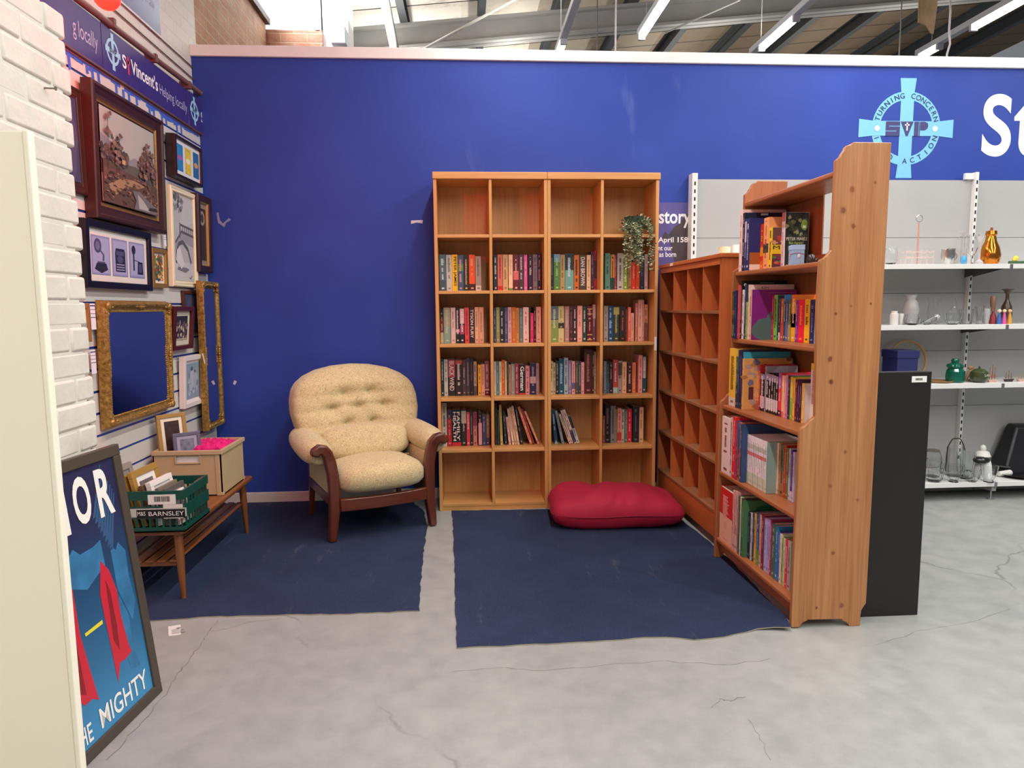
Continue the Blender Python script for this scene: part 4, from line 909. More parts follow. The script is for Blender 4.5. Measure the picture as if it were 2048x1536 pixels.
b.build('barcode', M('1c1c1c', .5), s)
sticker((326, 1009), (367, 1036), 'paper_label', 'dad8d2', t, .0012); sticker((254, 1018), (374, 1032), 'tape_strip', 'bcbcb6', t, .0018); s = sticker((273, 1020), (371, 1034), 'name_strip', '121214', t, .0024)
b = MB(); xa, za = onface(298, 1032); xb, zc = onface(368, 1021.5); b.text('BARNSLEY', (xa, y0-.003, za), X1, Z1, xb-xa, zc-za); xa, za = onface(275.5, 1031.5); xb, zc = onface(291, 1023); b.text('M&S', (xa, y0-.003, za), X1, Z1, xb-xa, zc-za)
b.build('lettering', M('e8e8e8', .5), s)
def slabframe(label, x, y, z, w, h, th, tilt, rz, col, mcol, pcol, nm='picture_frame', grp='small frames in the green crate', metal=.0):
    t = thing(nm, label, 'picture frame', (x, y, z), rot=(0, -tilt, rz), group=grp); fw = min(w, h)*.13; b = MB()
    for a, c in (((0, 0, 0), (th, w, fw)), ((0, 0, h-fw), (th, w, h)), ((0, 0, fw), (th, fw, h-fw)), ((0, w-fw, fw), (th, w, h-fw))): b.box(a, c)
    b.build('frame', M(col, .4, metal, bmp=.1, bs=50), t, bevel=.002, local=True)
    MB().box((.001, fw*.9, fw*.9), (th*.6, w-fw*.9, h-fw*.9)).build('mount', M(mcol, .5), t, local=True)
    MB().box((th*.6, fw*1.9, fw*1.9), (th*.64, w-fw*1.9, h-fw*1.9)).build('print', M(pcol, .5, var=.5, vs=40), t, local=True)
for i, (lab, dx, w, h, th, col, mc, pc) in enumerate((
    ('dark grey frame against the slat wall end of the green crate', .012, .2, .24, .018, '4a4640', '3a3836', '55524e'), ('silver grey frame second from the wall in the green crate', .042, .22, .26, .018, 'a8a49c', '8c8a86', '9a9690'),
    ('black backed frame third from the wall in the green crate', .068, .2, .2, .014, '2e2a28', '3c3834', '484440'), ('plain gold frame fourth from the wall in the green crate', .092, .2, .225, .018, 'b4903e', 'c8b07a', 'a08858'),
    ('thin gold frame fifth from the wall in the green crate', .118, .2, .23, .016, 'a27c30', 'b89c5c', '8a7448'), ('gold frame with wide white mount in the green crate', .146, .22, .25, .02, 'b8944a', 'eceae4', '6e6866'),
    ('brown frame behind the white ones in the green crate', .178, .18, .19, .018, '6a5444', '8a7c70', '5a5048'), ('thick white frame in the green crate', .206, .19, .2, .024, 'e8e6e2', 'dcdad6', 'b0aca8'),
    ('ornate silver frame in the green crate', .240, .17, .175, .016, '8c8474', 'a09a8c', '77706a'), ('tarnished silver frame next to the smallest white one', .266, .17, .168, .016, '6e6a64', '8c8882', '4e4a48'), ('smallest white frame with grey photo, nearest the crate corner', .292, .14, .145, .014, 'ecebe8', 'dcdcda', '6a6e6e'))):
    slabframe(lab, x0+.040+dx, y0+.014+.004*i, z0+.0085+math.sin(.22)*th, w, h*1.0, th, .22 if i < 10 else .34, math.radians(-4), col, mc, pc, metal=.35 if 'gold' in lab or 'silver' in lab else 0)
tag(MB().box((x1-.020, y0+.17, z0+.0065), (x1-.012, y1-.012, z1-.004)).build('red_folder', M('a83848', .5)), 'thin red folder along the inside of the green crate', 'folder')
BG = M('bfa882', .42, var=.04); x0, x1, y0, y1, z0, z1 = -1.632, -1.288, 3.602, 3.955, TZ, .574
t = thing('beige_crate', 'beige plastic storage crate with handle slot on the table\'s far end', 'crate', ((x0+x1)/2, (y0+y1)/2, TZ))
b = MB(); h0 = aty(352, 914, y0).x; h1 = aty(399, 914, y0).x; hz1 = z1-.03; hz0 = hz1-.034; th = .006
b.box((x0, y0, z0), (x1, y1, z0+.006)); b.box((x0, y1-th, z0), (x1, y1, z1)); b.box((x0, y0, z0), (x0+th, y1, z1)); b.box((x1-th, y0, z0), (x1, y1, z1))
b.box((x0, y0, z0), (h0, y0+th, z1)); b.box((h1, y0, z0), (x1, y0+th, z1)); b.box((h0, y0, z0), (h1, y0+th, hz0)); b.box((h0, y0, hz1), (h1, y0+th, z1))
b.build('crate_body', BG, t)
b = MB(); e = .010
for a, c in (((x0-.002, y0-e, z1-.022), (x1+e, y0+.001, z1)), ((x0-.002, y1-.001, z1-.022), (x1+e, y1+e, z1)), ((x1-.001, y0, z1-.022), (x1+e, y1, z1))): b.box(a, c)
for x in (h0-.006, h1): b.box((x, y0-.006, hz0-.006), (x+.006, y0+.001, z1-.022))
b.box((h0, y0-.006, hz0-.006), (h1, y0+.001, hz0)); b.build('rim', BG, t, bevel=.002)
b = MB()
for x, y in ((x1, y0), (x1, y1)): MB().box((x-.03, y-.004 if y == y0 else y-.02, z0), (x+.004, y+.02 if y == y0 else y+.004, z0+.016)).build('corner_foot', BG, t, bevel=.003)
for y in (y0+.012, y1-.03): MB().box((x1, y, z0+.016), (x1+.004, y+.018, z1-.022)).build('corner_rib', BG, t, bevel=.003)
b.box((x1-.03, y0-.004, z0+.016), (x1-.008, y0, z1-.022)); b.build('corner_rib', BG, t, bevel=.003)
slabframe('gold frame with cream mount standing tall in the beige crate', -1.612, 3.655, TZ+.0095, .16, .41, .016, .10, math.radians(-38), 'a3824a', 'e6dfc6', '3a2a28', grp='frames in the beige crate')
slabframe('silver photo frame leaning in front of the gold one in the beige crate', -1.545, 3.66, TZ+.11, .14, .21, .012, .12, math.radians(-50), '6a6478', '9a98a8', '77788c', grp='frames in the beige crate', metal=.3)
b = MB(); b.box((-1.44, 3.632, TZ+.008), (-1.335, 3.70, TZ+.225)); tag(b.build('dark_box', M('2c1c20', .5), bevel=.004), 'dark maroon box standing inside the beige crate', 'box')
b = MB()
for k in range(5): b.box((-1.55+.004*k, 3.612, TZ+.008), (-1.40+.006*k, 3.626, TZ+.222+.003*k), M4=None) if k == 0 else b.box((-1.545+.012*k, 3.612-.0005*k, TZ+.2), (-1.42+.012*k, 3.626, TZ+.222+.003*k))
tag(b.build('white_cards', M('e8e8ea', .5)), 'white cards filed at the handle slot of the beige crate', 'cards')
b = MB(); vs = []; nu, nv = 40, 26
def pk(u, v): return (-1.422+.108*u, 3.832+.108*v, TZ+.232+.022*(1-u*u)*(1-v*v)+.014*mnoise.noise(Vector((u*5, v*5, 1)))+.006*mnoise.noise(Vector((u*19, v*19, 4)))-.05*max(0, max(abs(u), abs(v))-.85))
vs = [pk(-1+2*i/nu, -1+2*j/nv) for j in range(nv+1) for i in range(nu+1)]; o = len(vs); vs += [(p[0], p[1], TZ+.12) for p in vs]
q = [(j*(nu+1)+i, j*(nu+1)+i+1, (j+1)*(nu+1)+i+1, (j+1)*(nu+1)+i) for j in range(nv) for i in range(nu)]; w = nu+1
rim = [i for i in range(w)]+[(j+1)*w-1 for j in range(1, nv+1)]+[nv*w+i for i in range(nu-1, -1, -1)]+[j*w for j in range(nv-1, 0, -1)]
b.add(vs, q+[tuple(o+k for k in reversed(f)) for f in q]+[(a, c, o+c, o+a) for a, c in zip(rim, rim[1:]+rim[:1])])
for k in range(240):
    u, v = R.uniform(-.95, .95), R.uniform(-.95, .95); p = Vector(pk(u, v)); d = Vector((R.uniform(-1, 1), R.uniform(-1, 1), R.uniform(.2, 1)))*.012; s_ = Vector((-d.y, d.x, 0)).normalized()*.0015; b.add([p-s_, p+s_, p+d], [(0, 1, 2)])
tag(b.build('fluffy_scarf', M('d81a78', .85, var=.25, vs=40), smooth=60), 'bright pink fluffy scarf heaped in the beige crate', 'scarf')
# ================================================================== BACK WALL GRAPHICS
YG = YW-.0012
c0 = aty(1812, 257, YG); nY = -Y1
ux_, uz_ = X1, Z1
EM = [M('78bde6', .45), M('15204e', .5), M('e6eef6', .5), M('3d3a6e', .5)]
t = thing('wall_emblem', 'light blue cross and ring emblem with lettering on the blue wall', 'emblem', (c0.x, YW, c0.z))
b = MB(); emblem(b, c0, X1, Z1, .243, nY, 0, armx=1.375, army=1.35); b.build('cross_and_ring', EM[0], t)
b = MB()
def arc(s, r, a0, a1, flip):
    for k, ch in enumerate(s):
        if ch == ' ': continue
        a = math.radians(a0+(a1-a0)*k/(len(s)-1)); d = Vector((math.cos(a), 0, math.sin(a))); tu = Vector((math.sin(a), 0, -math.cos(a)))
        p = c0+d*(.243*r)+nY*.0032
        u, v = (tu, d) if not flip else (-tu, -d)
        b.text(ch, p, u, v, None, .034, 0, 0, True)
arc('TURNING CONCERN', .885, 163, 17, False); arc('INTO ACTION', .885, 197, 343, True)
b.build('ring_lettering', EM[1], t)
b = MB(); e = nY*.0030
def wq(x0, z0, x1, z1): return [c0+X1*x+Z1*z+e for x, z in ((x0, z0), (x1, z0), (x1, z1), (x0, z1))]
zc = .004
for q in ((-.145, .018, -.045, .045), (-.145, -.014, -.045, .012), (-.145, -.05, -.045, -.02), (-.145, .012, -.122, .018), (-.068, -.02, -.045, -.014)): b.quad(*wq(*q))
b.poly([c0+X1*x+Z1*z+e for x, z in ((-.04, .045), (.05, .045), (.012, -.05), (.0, -.05))])
b.quad(*wq(.056, -.05, .088, .045)); b.quad(*wq(.092, -.05, .098, .045)); b.poly([c0+X1*x+Z1*z+e for x, z in ((.1, -.012), (.13, -.012), (.15, .0), (.155, .018), (.15, .036), (.13, .045), (.1, .045))])
b.build('initials', EM[3], t)
b = MB(); cross(b, c0+X1*.005+Z1*.012, X1, Z1, .052, nY*.0038, 0)
for s in (-1, 1): b.poly([c0+X1*(s*.205+.018*math.cos(2*PI*k/20))+Z1*(.018*math.sin(2*PI*k/20))+e for k in range(20)])
b.build('white_marks', EM[2], t)
pS = aty(1961, 313, YG); pT = aty(2028, 188, YG)
b = MB(); b.text('S', pS, X1, Z1, pT.x-pS.x, pT.z-pS.z, bold=.022, res=12); b.text('t', (pT.x+.015, YG, pS.z), X1, Z1, .2, pT.z-pS.z-.02, bold=.022, res=12)
tag(b.build('wall_lettering', M('eceef4', .45)), 'big white letters S and t on the blue wall right of the emblem', 'lettering')
a, c = aty(1300, 405, YG), aty(1400, 540, YG)
t = thing('wall_poster', 'lilac history panel with white text between bookcase and grey shelving', 'poster', ((a.x+c.x)/2, YW, c.z))
MB().box((a.x, YW-.003, c.z), (a.x+.30, YW-.001, a.z)).build('panel', M('5a5296', .45, var=.2, vs=3), t)
def wp(px, o=.0035): return [Vector((p.x, YW-o, p.z)) for p in (aty(x, y, YW) for x, y in px)]
b = MB(); b.poly(wp([(1340, 490), (1337, 470), (1347, 455), (1358, 448), (1366, 436), (1374, 428), (1392, 425), (1392, 530), (1350, 530)])); b.poly(wp([(1322, 478), (1330, 463), (1336, 470), (1336, 480)], .0036)); b.build('picture', M('4b3f44', .5, var=.3, vs=6), t)
b = MB()
for s, x0, x1, y0, y1 in (('story', 1317.5, 1382, 456, 423), ('April 1581', 1316, 1381, 488, 474), ('nt our', 1316, 1345, 501, 492.5), ('as born', 1318, 1352.5, 514, 503.5)):
    p = aty(x0, y0, YW-.004); q = aty(x1, y1, YW-.004); b.text(s, p, X1, Z1, q.x-p.x, q.z-p.z, bold=.02)
b.build('lettering', M('f2f0f4', .5), t)
for n, (pts, lab) in enumerate((([(433, 426), (437, 424), (440, 440), (446, 447), (458, 436), (462, 440), (452, 446), (449, 455), (444, 451), (436, 446)], 'torn clear tape left on the blue wall beside the corner pictures'), ([(822, 441), (846, 440), (845, 447), (834, 445), (822, 448)], 'small torn white paper scrap stuck on the blue wall left of the pale bookcase'), ([(469, 760), (474, 763), (470, 770), (466, 768)], 'small chip of white filler low on the blue wall by the tall mirror'))):
    b = MB(); b.poly([Vector((p.x, YW-.0015, p.z)) for p in (aty(x, y, YW) for x, y in pts)]); tag(b.build('tape_residue', M('8a90b4' if n == 0 else 'c8ccd8', .5)), lab, 'tape')
# ================================================================== GREY GONDOLA SHELVING
GP = M('aaaaa8', .45, var=.04, vs=3); GW = M('dcdcda', .4); SLOT = M('17171a', .6); GD = M('6f6f70', .5)
YF, YK = 4.205, 4.585
GX = [(1.545, 3.474), (3.480, 5.4)]; GZ = [1.549, 1.164, .783, .125]
t = thing('gondola_shelving', 'grey metal shop shelving against the blue wall, loaded with glassware', 'shelving', (2.5, 4.4, 0))
zz = [aty(1430, 476, YK).z, aty(1900, 586, YK).z, aty(1900, 701, YK).z, aty(1900, 811, YK).z]
for x0, x1 in GX:
    e = [2.137]+zz+[.128]
    for za, zc in zip(e, e[1:]): MB().box((x0, YK, zc+.0015), (x1, YK+.02, za-.0015)).build('back_panel', GP, t)
    MB().box((x0, YK+.0205, .1), (x1, YK+.026, 2.13)).build('rear_sheet', SLOT, t)
    for z in GZ:
        b = MB(); b.box((x0, YF+.006, z-.004), (x1, YK-.001, z)); b.box((x0, YF, z-.030), (x1, YF+.006, z)); b.build('shelf', GW, t, bevel=.0012)
        if z > .2:
            for x in (x0+.02, x1-.02): b = MB(); b.prism([(YK-.001, z-.0045), (YF+.05, z-.0045), (YF+.05, z-.02), (YK-.001, z-.07)], 0, x-.002, x+.002); b.build('bracket', M('4a4644', .5), t)
    MB().box((x0, 4.40, 0.02), (x1, 4.405, .0945)).build('kick_plate', GD, t)
for x, zt in ((1.523, 2.17), (3.477, 2.185), (5.41, 2.18)):
    b = MB(); w = .018 if x < 2 else .011; b.box((x-w, YK-.032, 0.05), (x+w, YK+.045, zt)); z = zt-.055
    if x < 2: b.box((x-w, YK-.0325, .06), (x+w, YK-.032, zt), 0)
    while z > .2: b.box((x-.005, YK-.0334, z-.024), (x+.005, YK-.0326, z), 1); z -= .05
    b.build('upright_post', [GW, SLOT], t)
MB().box((3.40, YK-.02, 2.139), (3.465, YK, 2.18)).build('upright_cover', GW, t)
b = MB(); b.prism([(YK-.02, .03), (YK-.02, .09), (YF+.01, .092), (YF+.01, .062)], 0, 3.46, 3.49); b.build('base_leg', M('8f8f8f', .5), t); MB().lathe([(.02, 0), (.022, .006), (.006, .01), (.006, .063)], (3.475, YF+.035, 0), 12).build('levelling_foot', M('a8a8a6', .4, .8), t, smooth=40)
for z in GZ: MB().box((3.468, YF-.004, z-.034), (3.486, YF, z-.002)).build('shelf_clip', M('8f9294', .3, .8), t, bevel=.001)
# ---- wares
GLS = nt('clear_glass'); GLS[2].inputs['Base Color'].default_value = (.96, .98, .98, 1); GLS[2].inputs['Transmission Weight'].default_value = 1; GLS[2].inputs['Roughness'].default_value = .03; GLS[2].inputs['IOR'].default_value = 1.4; GLS = GLS[0]
FRO = nt('frosted_glass'); FRO[2].inputs['Base Color'].default_value = (.9, .88, .88, 1); FRO[2].inputs['Transmission Weight'].default_value = .7; FRO[2].inputs['Roughness'].default_value = .35; FRO = FRO[0]
GRN = nt('green_glass'); GRN[2].inputs['Base Color'].default_value = hexc('0f7a62'); GRN[2].inputs['Transmission Weight'].default_value = .55; GRN[2].inputs['Roughness'].default_value = .12; GRN = GRN[0]
def cut(mb, n, amp):
    """facet a lathe radially like cut glass"""
    return mb
def ware(nm, label, cat, px, ytop, wpx, z, Y, prof, mat, n=24, flute=0, hollow=True, group='wares on the grey shelving', parent=None, zb=0.):
    c = aty(px, ytop, Y); h = c.z-z-zb; r = wpx/2*Y/1385
    P = [(f*r, zb+q*h) for f, q in prof]
    if hollow: P = P+[(max(.0005, f*r-.003), zb+max(q*h, .006)) for f, q in reversed(prof)]+[(.0004, zb+.006)]
    b = MB(); b.lathe(P, (c.x, Y, z), n)
    if flute: b.v = [Vector((c.x+(p.x-c.x)*(1+flute*(1 if k % 2 else -1)*.5), Y+(p.y-Y)*(1+flute*(1 if k % 2 else -1)*.5), p.z)) for k, p in enumerate(b.v)]
    o = b.build(nm, mat, parent, smooth=35 if not flute else 20)
    if parent is None: tag(o, label, cat, group)
    return o, c.x, r, h
BOWL = [(.45, 0), (.55, .04), (.8, .3), (.95, .65), (1, 1)]; TUMB = [(.75, 0), (.8, .05), (.92, .6), (1, 1)]; VASE = [(.6, 0), (.62, .04), (.9, .25), (1, .5), (.8, .75), (.5, .85), (.55, .93), (.75, 1)]
S1, S2, S3, S4 = GZ
ware('glass_bowl', 'round clear glass bowl beside the knotty bookcase on the top shelf', 'bowl', 1783, 497, 26, S1, 4.33, [(.4, 0), (.85, .15), (1, .5), (.9, .85), (.75, 1)], GLS)
t = thing('cruet_stand', 'pinkish wire cruet stand with ring handle on the top shelf', 'cruet stand', (aty(1832, 520, 4.34).x, 4.34, S1), group='wares on the grey shelving')
WR = M('e8cfc8', .3, .4); cx = aty(1834, 520, 4.34).x; k = 4.34/1385
b = MB(); b.tube([(cx, 4.34, S1+.004), (cx, 4.34, aty(1834, 446, 4.34).z)], .005, 8); b.build('stem', M('e0a898', .35, .5), t, smooth=60)
zr = aty(1834, 437, 4.34).z; b = MB(); b.tube([(cx+.022*math.sin(a), 4.34, zr+.022*math.cos(a)) for a in [2*PI*q/16 for q in range(17)]], .003, 6); b.build('ring_handle', M('c8c8c8', .25, .9), t, smooth=60)
b = MB()
for dx in (-.1, -.055, .045, .09):
    for dy in (-.03, .03): b.tube([(cx+dx, 4.34+dy, S1), (cx+dx, 4.34+dy, S1+.098)], .003, 6)
for zq in (.05, .085):
    for dy in (-.03, .03): b.tube([(cx-.1+.019*q, 4.34+dy, S1+zq+.003*math.sin(q*1.3)) for q in range(11)], .0025, 6)
    for dx in (-.1, .09): b.tube([(cx+dx, 4.31, S1+zq), (cx+dx, 4.37, S1+zq)], .0025, 6)
b.box((cx-.105, 4.30, S1+.0005), (cx+.1, 4.38, S1+.004)); b.build('wire_rack', WR, t, smooth=60)
t = thing('silver_cup', 'small silver cup with handle on the top shelf', 'cup', (aty(1899, 520, 4.33).x, 4.33, S1), group='wares on the grey shelving')
SIL = M('c9c6c0', .22, 1.); o, cx, r, h = ware('body', '', '', 1897, 498, 27, S1, 4.33, [(.55, 0), (.6, .06), (.85, .25), (1, .6), (.92, .9), (1, 1)], SIL, parent=t)
b = MB(); b.tube([(cx+r*.9+.022*math.sin(a), 4.33, S1+h*.55+.025*math.cos(a)) for a in [PI*q/8 for q in range(9)]], .003, 6); b.build('handle', SIL, t, smooth=60)
ware('glass_tumbler', 'tall slim clear glass tumbler on the top shelf', 'glass', 1925.5, 466, 10, S1, 4.36, TUMB, GLS)
ware('wine_glass', 'clear stemmed wine glass between tall tumbler and trumpet vase', 'glass', 1946, 470, 23, S1, 4.36, [(.7, 0), (.7, .02), (.12, .05), (.1, .28), (.6, .4), (.95, .6), (1, 1)], GLS)
o, cx, r, h = ware('glass_paperweight', 'small glass paperweight with a blue heart on the top shelf', 'paperweight', 1928, 511, 12, S1, 4.24, [(.5, 0), (.95, .3), (1, .55), (.7, .9), (.2, 1)], M('4fa4d8', .15, coat=.6), hollow=False)
ware('trumpet_vase', 'pale pink footed trumpet vase in front of the copper pear', 'vase', 1961, 472, 19, S1, 4.26, [(.9, 0), (.85, .08), (.25, .18), (.25, .5), (.5, .8), (.95, 1)], FRO)
t = thing('copper_pear', 'shiny copper coloured pear ornament with lid on the top shelf', 'ornament', (aty(1983, 520, 4.36).x, 4.36, S1), group='wares on the grey shelving')
COP = M('c87a2c', .16, .95); o, cx, r, h = ware('body', '', '', 1983, 462, 40, S1, 4.36, [(.7, 0), (.92, .1), (1, .3), (.85, .5), (.55, .7), (.45, .85), (.55, .9), (.5, 1), (.05, 1.02)], COP, hollow=False, parent=t)
b = MB(); b.tube([(cx, 4.36, S1+h), (cx+.002, 4.36, S1+h+.022)], [.009, .007], 10); b.build('stalk', M('8a4a1c', .3, .8), t, smooth=60)
t = thing('toy_figure', 'small yellow and dark green ornament at the right picture edge, top shelf', 'ornament', (aty(2032, 520, 4.28).x, 4.28, S1), group='wares on the grey shelving')
cx = aty(2030, 518, 4.28).x; b = MB(); b.box((cx-.04, 4.27, S1), (cx+.07, 4.29, S1+.022)); b.build('base', M('3d5a3c', .5), t, bevel=.004); b = MB(); b.ell((cx+.004, 4.28, S1+.038), (.018, .014, .018), 12, 8); b.ell((cx-.012, 4.275, S1+.03), (.01, .01, .01), 8, 6); b.build('figure', M('e0c64a', .45), t, smooth=60)
for px, w, yt, c, lab in ((1449, 24, 494, 'efe4bd', 'cream fluted cup behind the orange pigeonhole bookcase'), (1474, 20, 490, 'eeeeec', 'white cup half hidden behind the knotty bookcase')):
    ware('cup', lab, 'cup', px, yt, w, S1, 4.36, [(.55, 0), (.7, .1), (.95, .6), (1, 1)], M(c, .3, coat=.4), flute=.05 if px < 1460 else 0)
b = MB(); p = aty(1647, 497, 4.36)
for k in range(26): q = Vector((R.uniform(-.05, .045), R.uniform(-.03, .03), R.uniform(.01, .055))); b.ell(Vector((p.x, 4.36, S1))+q, (.012, .010, .011), 8, 6)
b.ell((p.x, 4.36, S1+.012), (.05, .032, .012), 12, 6); tag(b.build('flower_ornament', M('efe8d0', .4), smooth=60), 'cream porcelain flower ornament seen through the knotty bookcase', 'ornament', 'wares on the grey shelving')
ware('frosted_vase', 'frosted glass vase behind the cut bowl on the second shelf', 'vase', 1823, 590, 32, S2, 4.40, VASE, FRO)
ware('candle_jar', 'small white candle jar nearest the knotty bookcase on the second shelf', 'candle', 1789, 622, 17, S2, 4.30, [(.95, 0), (1, .05), (1, .8), (.7, .85), (.75, 1)], M('dcd8d2', .3), hollow=False); ware('candle_jar', 'slim white candle beside the candle jar on the second shelf', 'candle', 1803, 627, 10, S2, 4.31, [(.95, 0), (1, .05), (1, .95), (.9, 1)], M('d4d0ca', .4), hollow=False)
ware('cut_glass_bowl', 'squat cut glass bowl below the frosted vase', 'bowl', 1825, 628, 32, S2, 4.26, [(.5, 0), (.9, .2), (1, .5), (.85, .85), (.9, 1)], GLS, flute=.05)
ware('glass_vase', 'clear flared glass vase left of the decanter', 'vase', 1869, 594, 25, S2, 4.38, [(.65, 0), (.75, .1), (.95, .4), (.85, .75), (1, 1)], GLS)
t = thing('glass_shoe', 'clear glass shoe ornament in front of the flared vase', 'ornament', (aty(1862, 645, 4.26).x, 4.26, S2), group='wares on the grey shelving')
cx = aty(1862, 645, 4.26).x; b = MB(); b.tube([(cx-.05, 4.26, S2+.012), (cx-.02, 4.26, S2+.018), (cx+.02, 4.26, S2+.035), (cx+.045, 4.26, S2+.055)], [.012, .018, .018, .02], 12); b.build('shoe', GLS, t, smooth=60); MB().lathe([(.006, 0), (.005, .03), (.012, .05)], (cx+.045, 4.26, S2), 10).build('heel', GLS, t, smooth=60)
ware('decanter', 'clear teardrop decanter on the second shelf', 'decanter', 1910, 592, 18, S2, 4.38, [(.8, 0), (1, .2), (.9, .45), (.4, .7), (.25, .9), (.35, 1)], GLS)
ware('cut_glass_dish', 'wide low cut glass dish in front of the decanter', 'dish', 1906, 626, 36, S2, 4.27, BOWL, GLS, flute=.06); ware('cut_glass_bowl', 'deep cut glass bowl right of the decanter', 'bowl', 1933, 618, 27, S2, 4.32, TUMB, GLS, flute=.05)
ware('cut_glass_vase', 'small fan shaped cut glass vase left of the frosted tumbler', 'vase', 1960, 613, 18, S2, 4.28, [(.55, 0), (.6, .1), (.8, .6), (1, 1)], GLS, flute=.08); ware('frosted_tumbler', 'frosted tumbler next to the wooden spool', 'glass', 1974, 617, 13, S2, 4.30, [(.6, 0), (.9, .3), (1, .7), (.9, 1)], FRO)
t = thing('wooden_spool', 'wooden handled stamp with red tassel on the second shelf', 'ornament', (aty(1987, 640, 4.3).x, 4.3, S2), group='wares on the grey shelving')
ware('handle', '', '', 1987, 592, 11, S2, 4.3, [(.6, .45), (.5, .55), (1, .7), (1, .92), (.5, 1)], M('7a5c4a', .5), hollow=False, parent=t); ware('base', '', '', 1987, 620, 13, S2, 4.3, [(1, 0), (1, .5), (.4, .8), (.4, 1.3)], M('8a2c34', .5), hollow=False, parent=t)
ware('brown_vase', 'dark brown vase with frilled rim on the second shelf', 'vase', 2016, 578, 25, S2, 4.42, [(.5, 0), (.75, .1), (.88, .3), (.75, .5), (.3, .68), (.25, .85), (.6, .95), (1, 1)], M('4a3628', .3, coat=.4), hollow=False)
for px, c1, c2, lab in ((1999, '3a62a8', 'e8d0b8', 'small blue painted figurine on the second shelf'), (2009, 'd0589a', 'e8c8a0', 'small pink painted figurine on the second shelf'), (2020, 'c8963c', 'e0b888', 'small ochre painted figurine below the brown vase')):
    t = thing('figurine', lab, 'figurine', (aty(px, 640, 4.27).x, 4.27, S2), group='wares on the grey shelving')
    ware('body', '', '', px, 626, 10, S2, 4.27, [(1, 0), (.9, .3), (.6, .7), (.4, 1)], M(c1, .4), hollow=False, parent=t); q = aty(px, 622, 4.27); MB().ell((q.x, 4.27, q.z), .012, 12, 8).build('head', M(c2, .45), t, smooth=60)
for lab, x0, x1, y0, y1, zt in (('navy blue gift box behind the black-brown case, left one', 2.30, 2.705, 4.42, 4.565, aty(1762, 700, 4.42).z), ('navy blue box with overhanging lid below the wooden hoop', aty(1795, 720, 4.24).x, aty(1836, 720, 4.24).x, 4.24, 4.40, aty(1820, 701, 4.24).z)):
    t = thing('navy_box', lab, 'box', ((x0+x1)/2, (y0+y1)/2, S3), group='navy boxes on the third shelf'); NV = M('24285c', .5)
    MB().box((x0, y0, S3), (x1, y1, zt-.05)).build('box_body', NV, t); MB().box((x0-.006, y0-.006, zt-.0495), (x1+.006, y1+.006, zt)).build('lid', NV, t, bevel=.002)
q = aty(1815, 735, 4.53); b = MB(); b.tube([(q.x+.13*math.sin(a), 4.53+.02*math.cos(a), S3+.133+.13*math.cos(a)) for a in [2*PI*k/40 for k in range(41)]], .006, 8, flat=1.5)
tag(b.build('embroidery_hoop', M('c49a68', .5), smooth=60), 'round wooden embroidery hoop leaning behind the navy box', 'hoop')
t = thing('lidded_jar', 'dark green glass jar with lid on the third shelf', 'jar', (aty(1911, 762, 4.30).x, 4.30, S3), group='wares on the grey shelving')
ware('jar', '', '', 1911, 735, 36, S3, 4.30, [(.85, 0), (.95, .06), (1, .4), (.95, .75), (.75, .95), (.78, 1)], GRN, flute=.03, hollow=False, parent=t); o, cx, r, h = ware('lid', '', '', 1911, 717, 36, S3, 4.30, [(.85, .63), (.9, .68), (.8, .76), (.4, .82), (.42, .93), (.3, 1)], GRN, hollow=False, parent=t)
t = thing('olive_jar', 'squat olive green jar with white lettering on the third shelf', 'jar', (aty(1959, 762, 4.27).x, 4.27, S3), group='wares on the grey shelving')
o, cx, r, h = ware('body', '', '', 1959, 737, 37, S3, 4.27, [(.55, 0), (.85, .15), (1, .45), (.9, .75), (.5, .97), (.1, 1)], M('3d4526', .25, coat=.5), hollow=False, parent=t); MB().tube([(cx, 4.27, S3+h-.004), (cx, 4.27, S3+h+.014)], .006, 8).build('stalk', M('3d4526', .35), t)
b = MB(); b.text('LANZ', (cx-.006, 4.27-r-.001, S3+h*.48), X1, Z1, r*.95, .016); b.v = [Vector((p.x, 4.27-math.sqrt(max(0, (r*1.01)**2-(p.x-cx)**2))-.0015, p.z)) for p in b.v]; b.build('lettering', M('dfe0d4', .5), t)
b = MB(); cx = aty(1936, 755, 4.36).x; b.box((cx-.03, 4.34, S3), (cx+.05, 4.38, S3+.012)); b.tube([(cx-.02, 4.36, S3+.01), (cx+.01, 4.36, S3+.06), (cx+.04, 4.36, S3+.075)], [.012, .016, .01], 8); b.ell((cx+.012, 4.36, S3+.09), (.02, .012, .014), 10, 6)
tag(b.build('wooden_figure', M('a98562', .55)), 'small pale wooden animal carving between green jar and olive jar', 'ornament', 'wares on the grey shelving')
for px, hh, c, lab in ((1984, .115, 'b0745c', 'copper wire sailing ship model next to the olive jar'), (2017, .075, '9a7a70', 'small dark hulled ship model on the third shelf'), (2043, .07, 'b89c84', 'little pale ship model at the right picture edge')):
    cx = aty(px, 758, 4.28).x; t = thing('ship_model', lab, 'ship model', (cx, 4.28, S3), group='wares on the grey shelving')
    b = MB(); b.prism([(cx-.03, S3+.016), (cx-.022, S3), (cx+.022, S3), (cx+.034, S3+.018)], 1, 4.272, 4.288); b.build('hull', M('3a3030' if px == 2017 else 'c9a898', .45), t)
    b = MB()
    for k in range(3): x = cx-.018+.018*k; b.tube([(x, 4.28, S3+.014), (x, 4.28, S3+hh-.015*abs(k-1))], .002, 6); b.add([(x-.009, 4.28, S3+.025), (x+.008, 4.281, S3+.025), (x+.001, 4.28, S3+hh*.85-.015*abs(k-1))], [(0, 1, 2)])
    b.build('rigging', M(c, .4, .5), t)
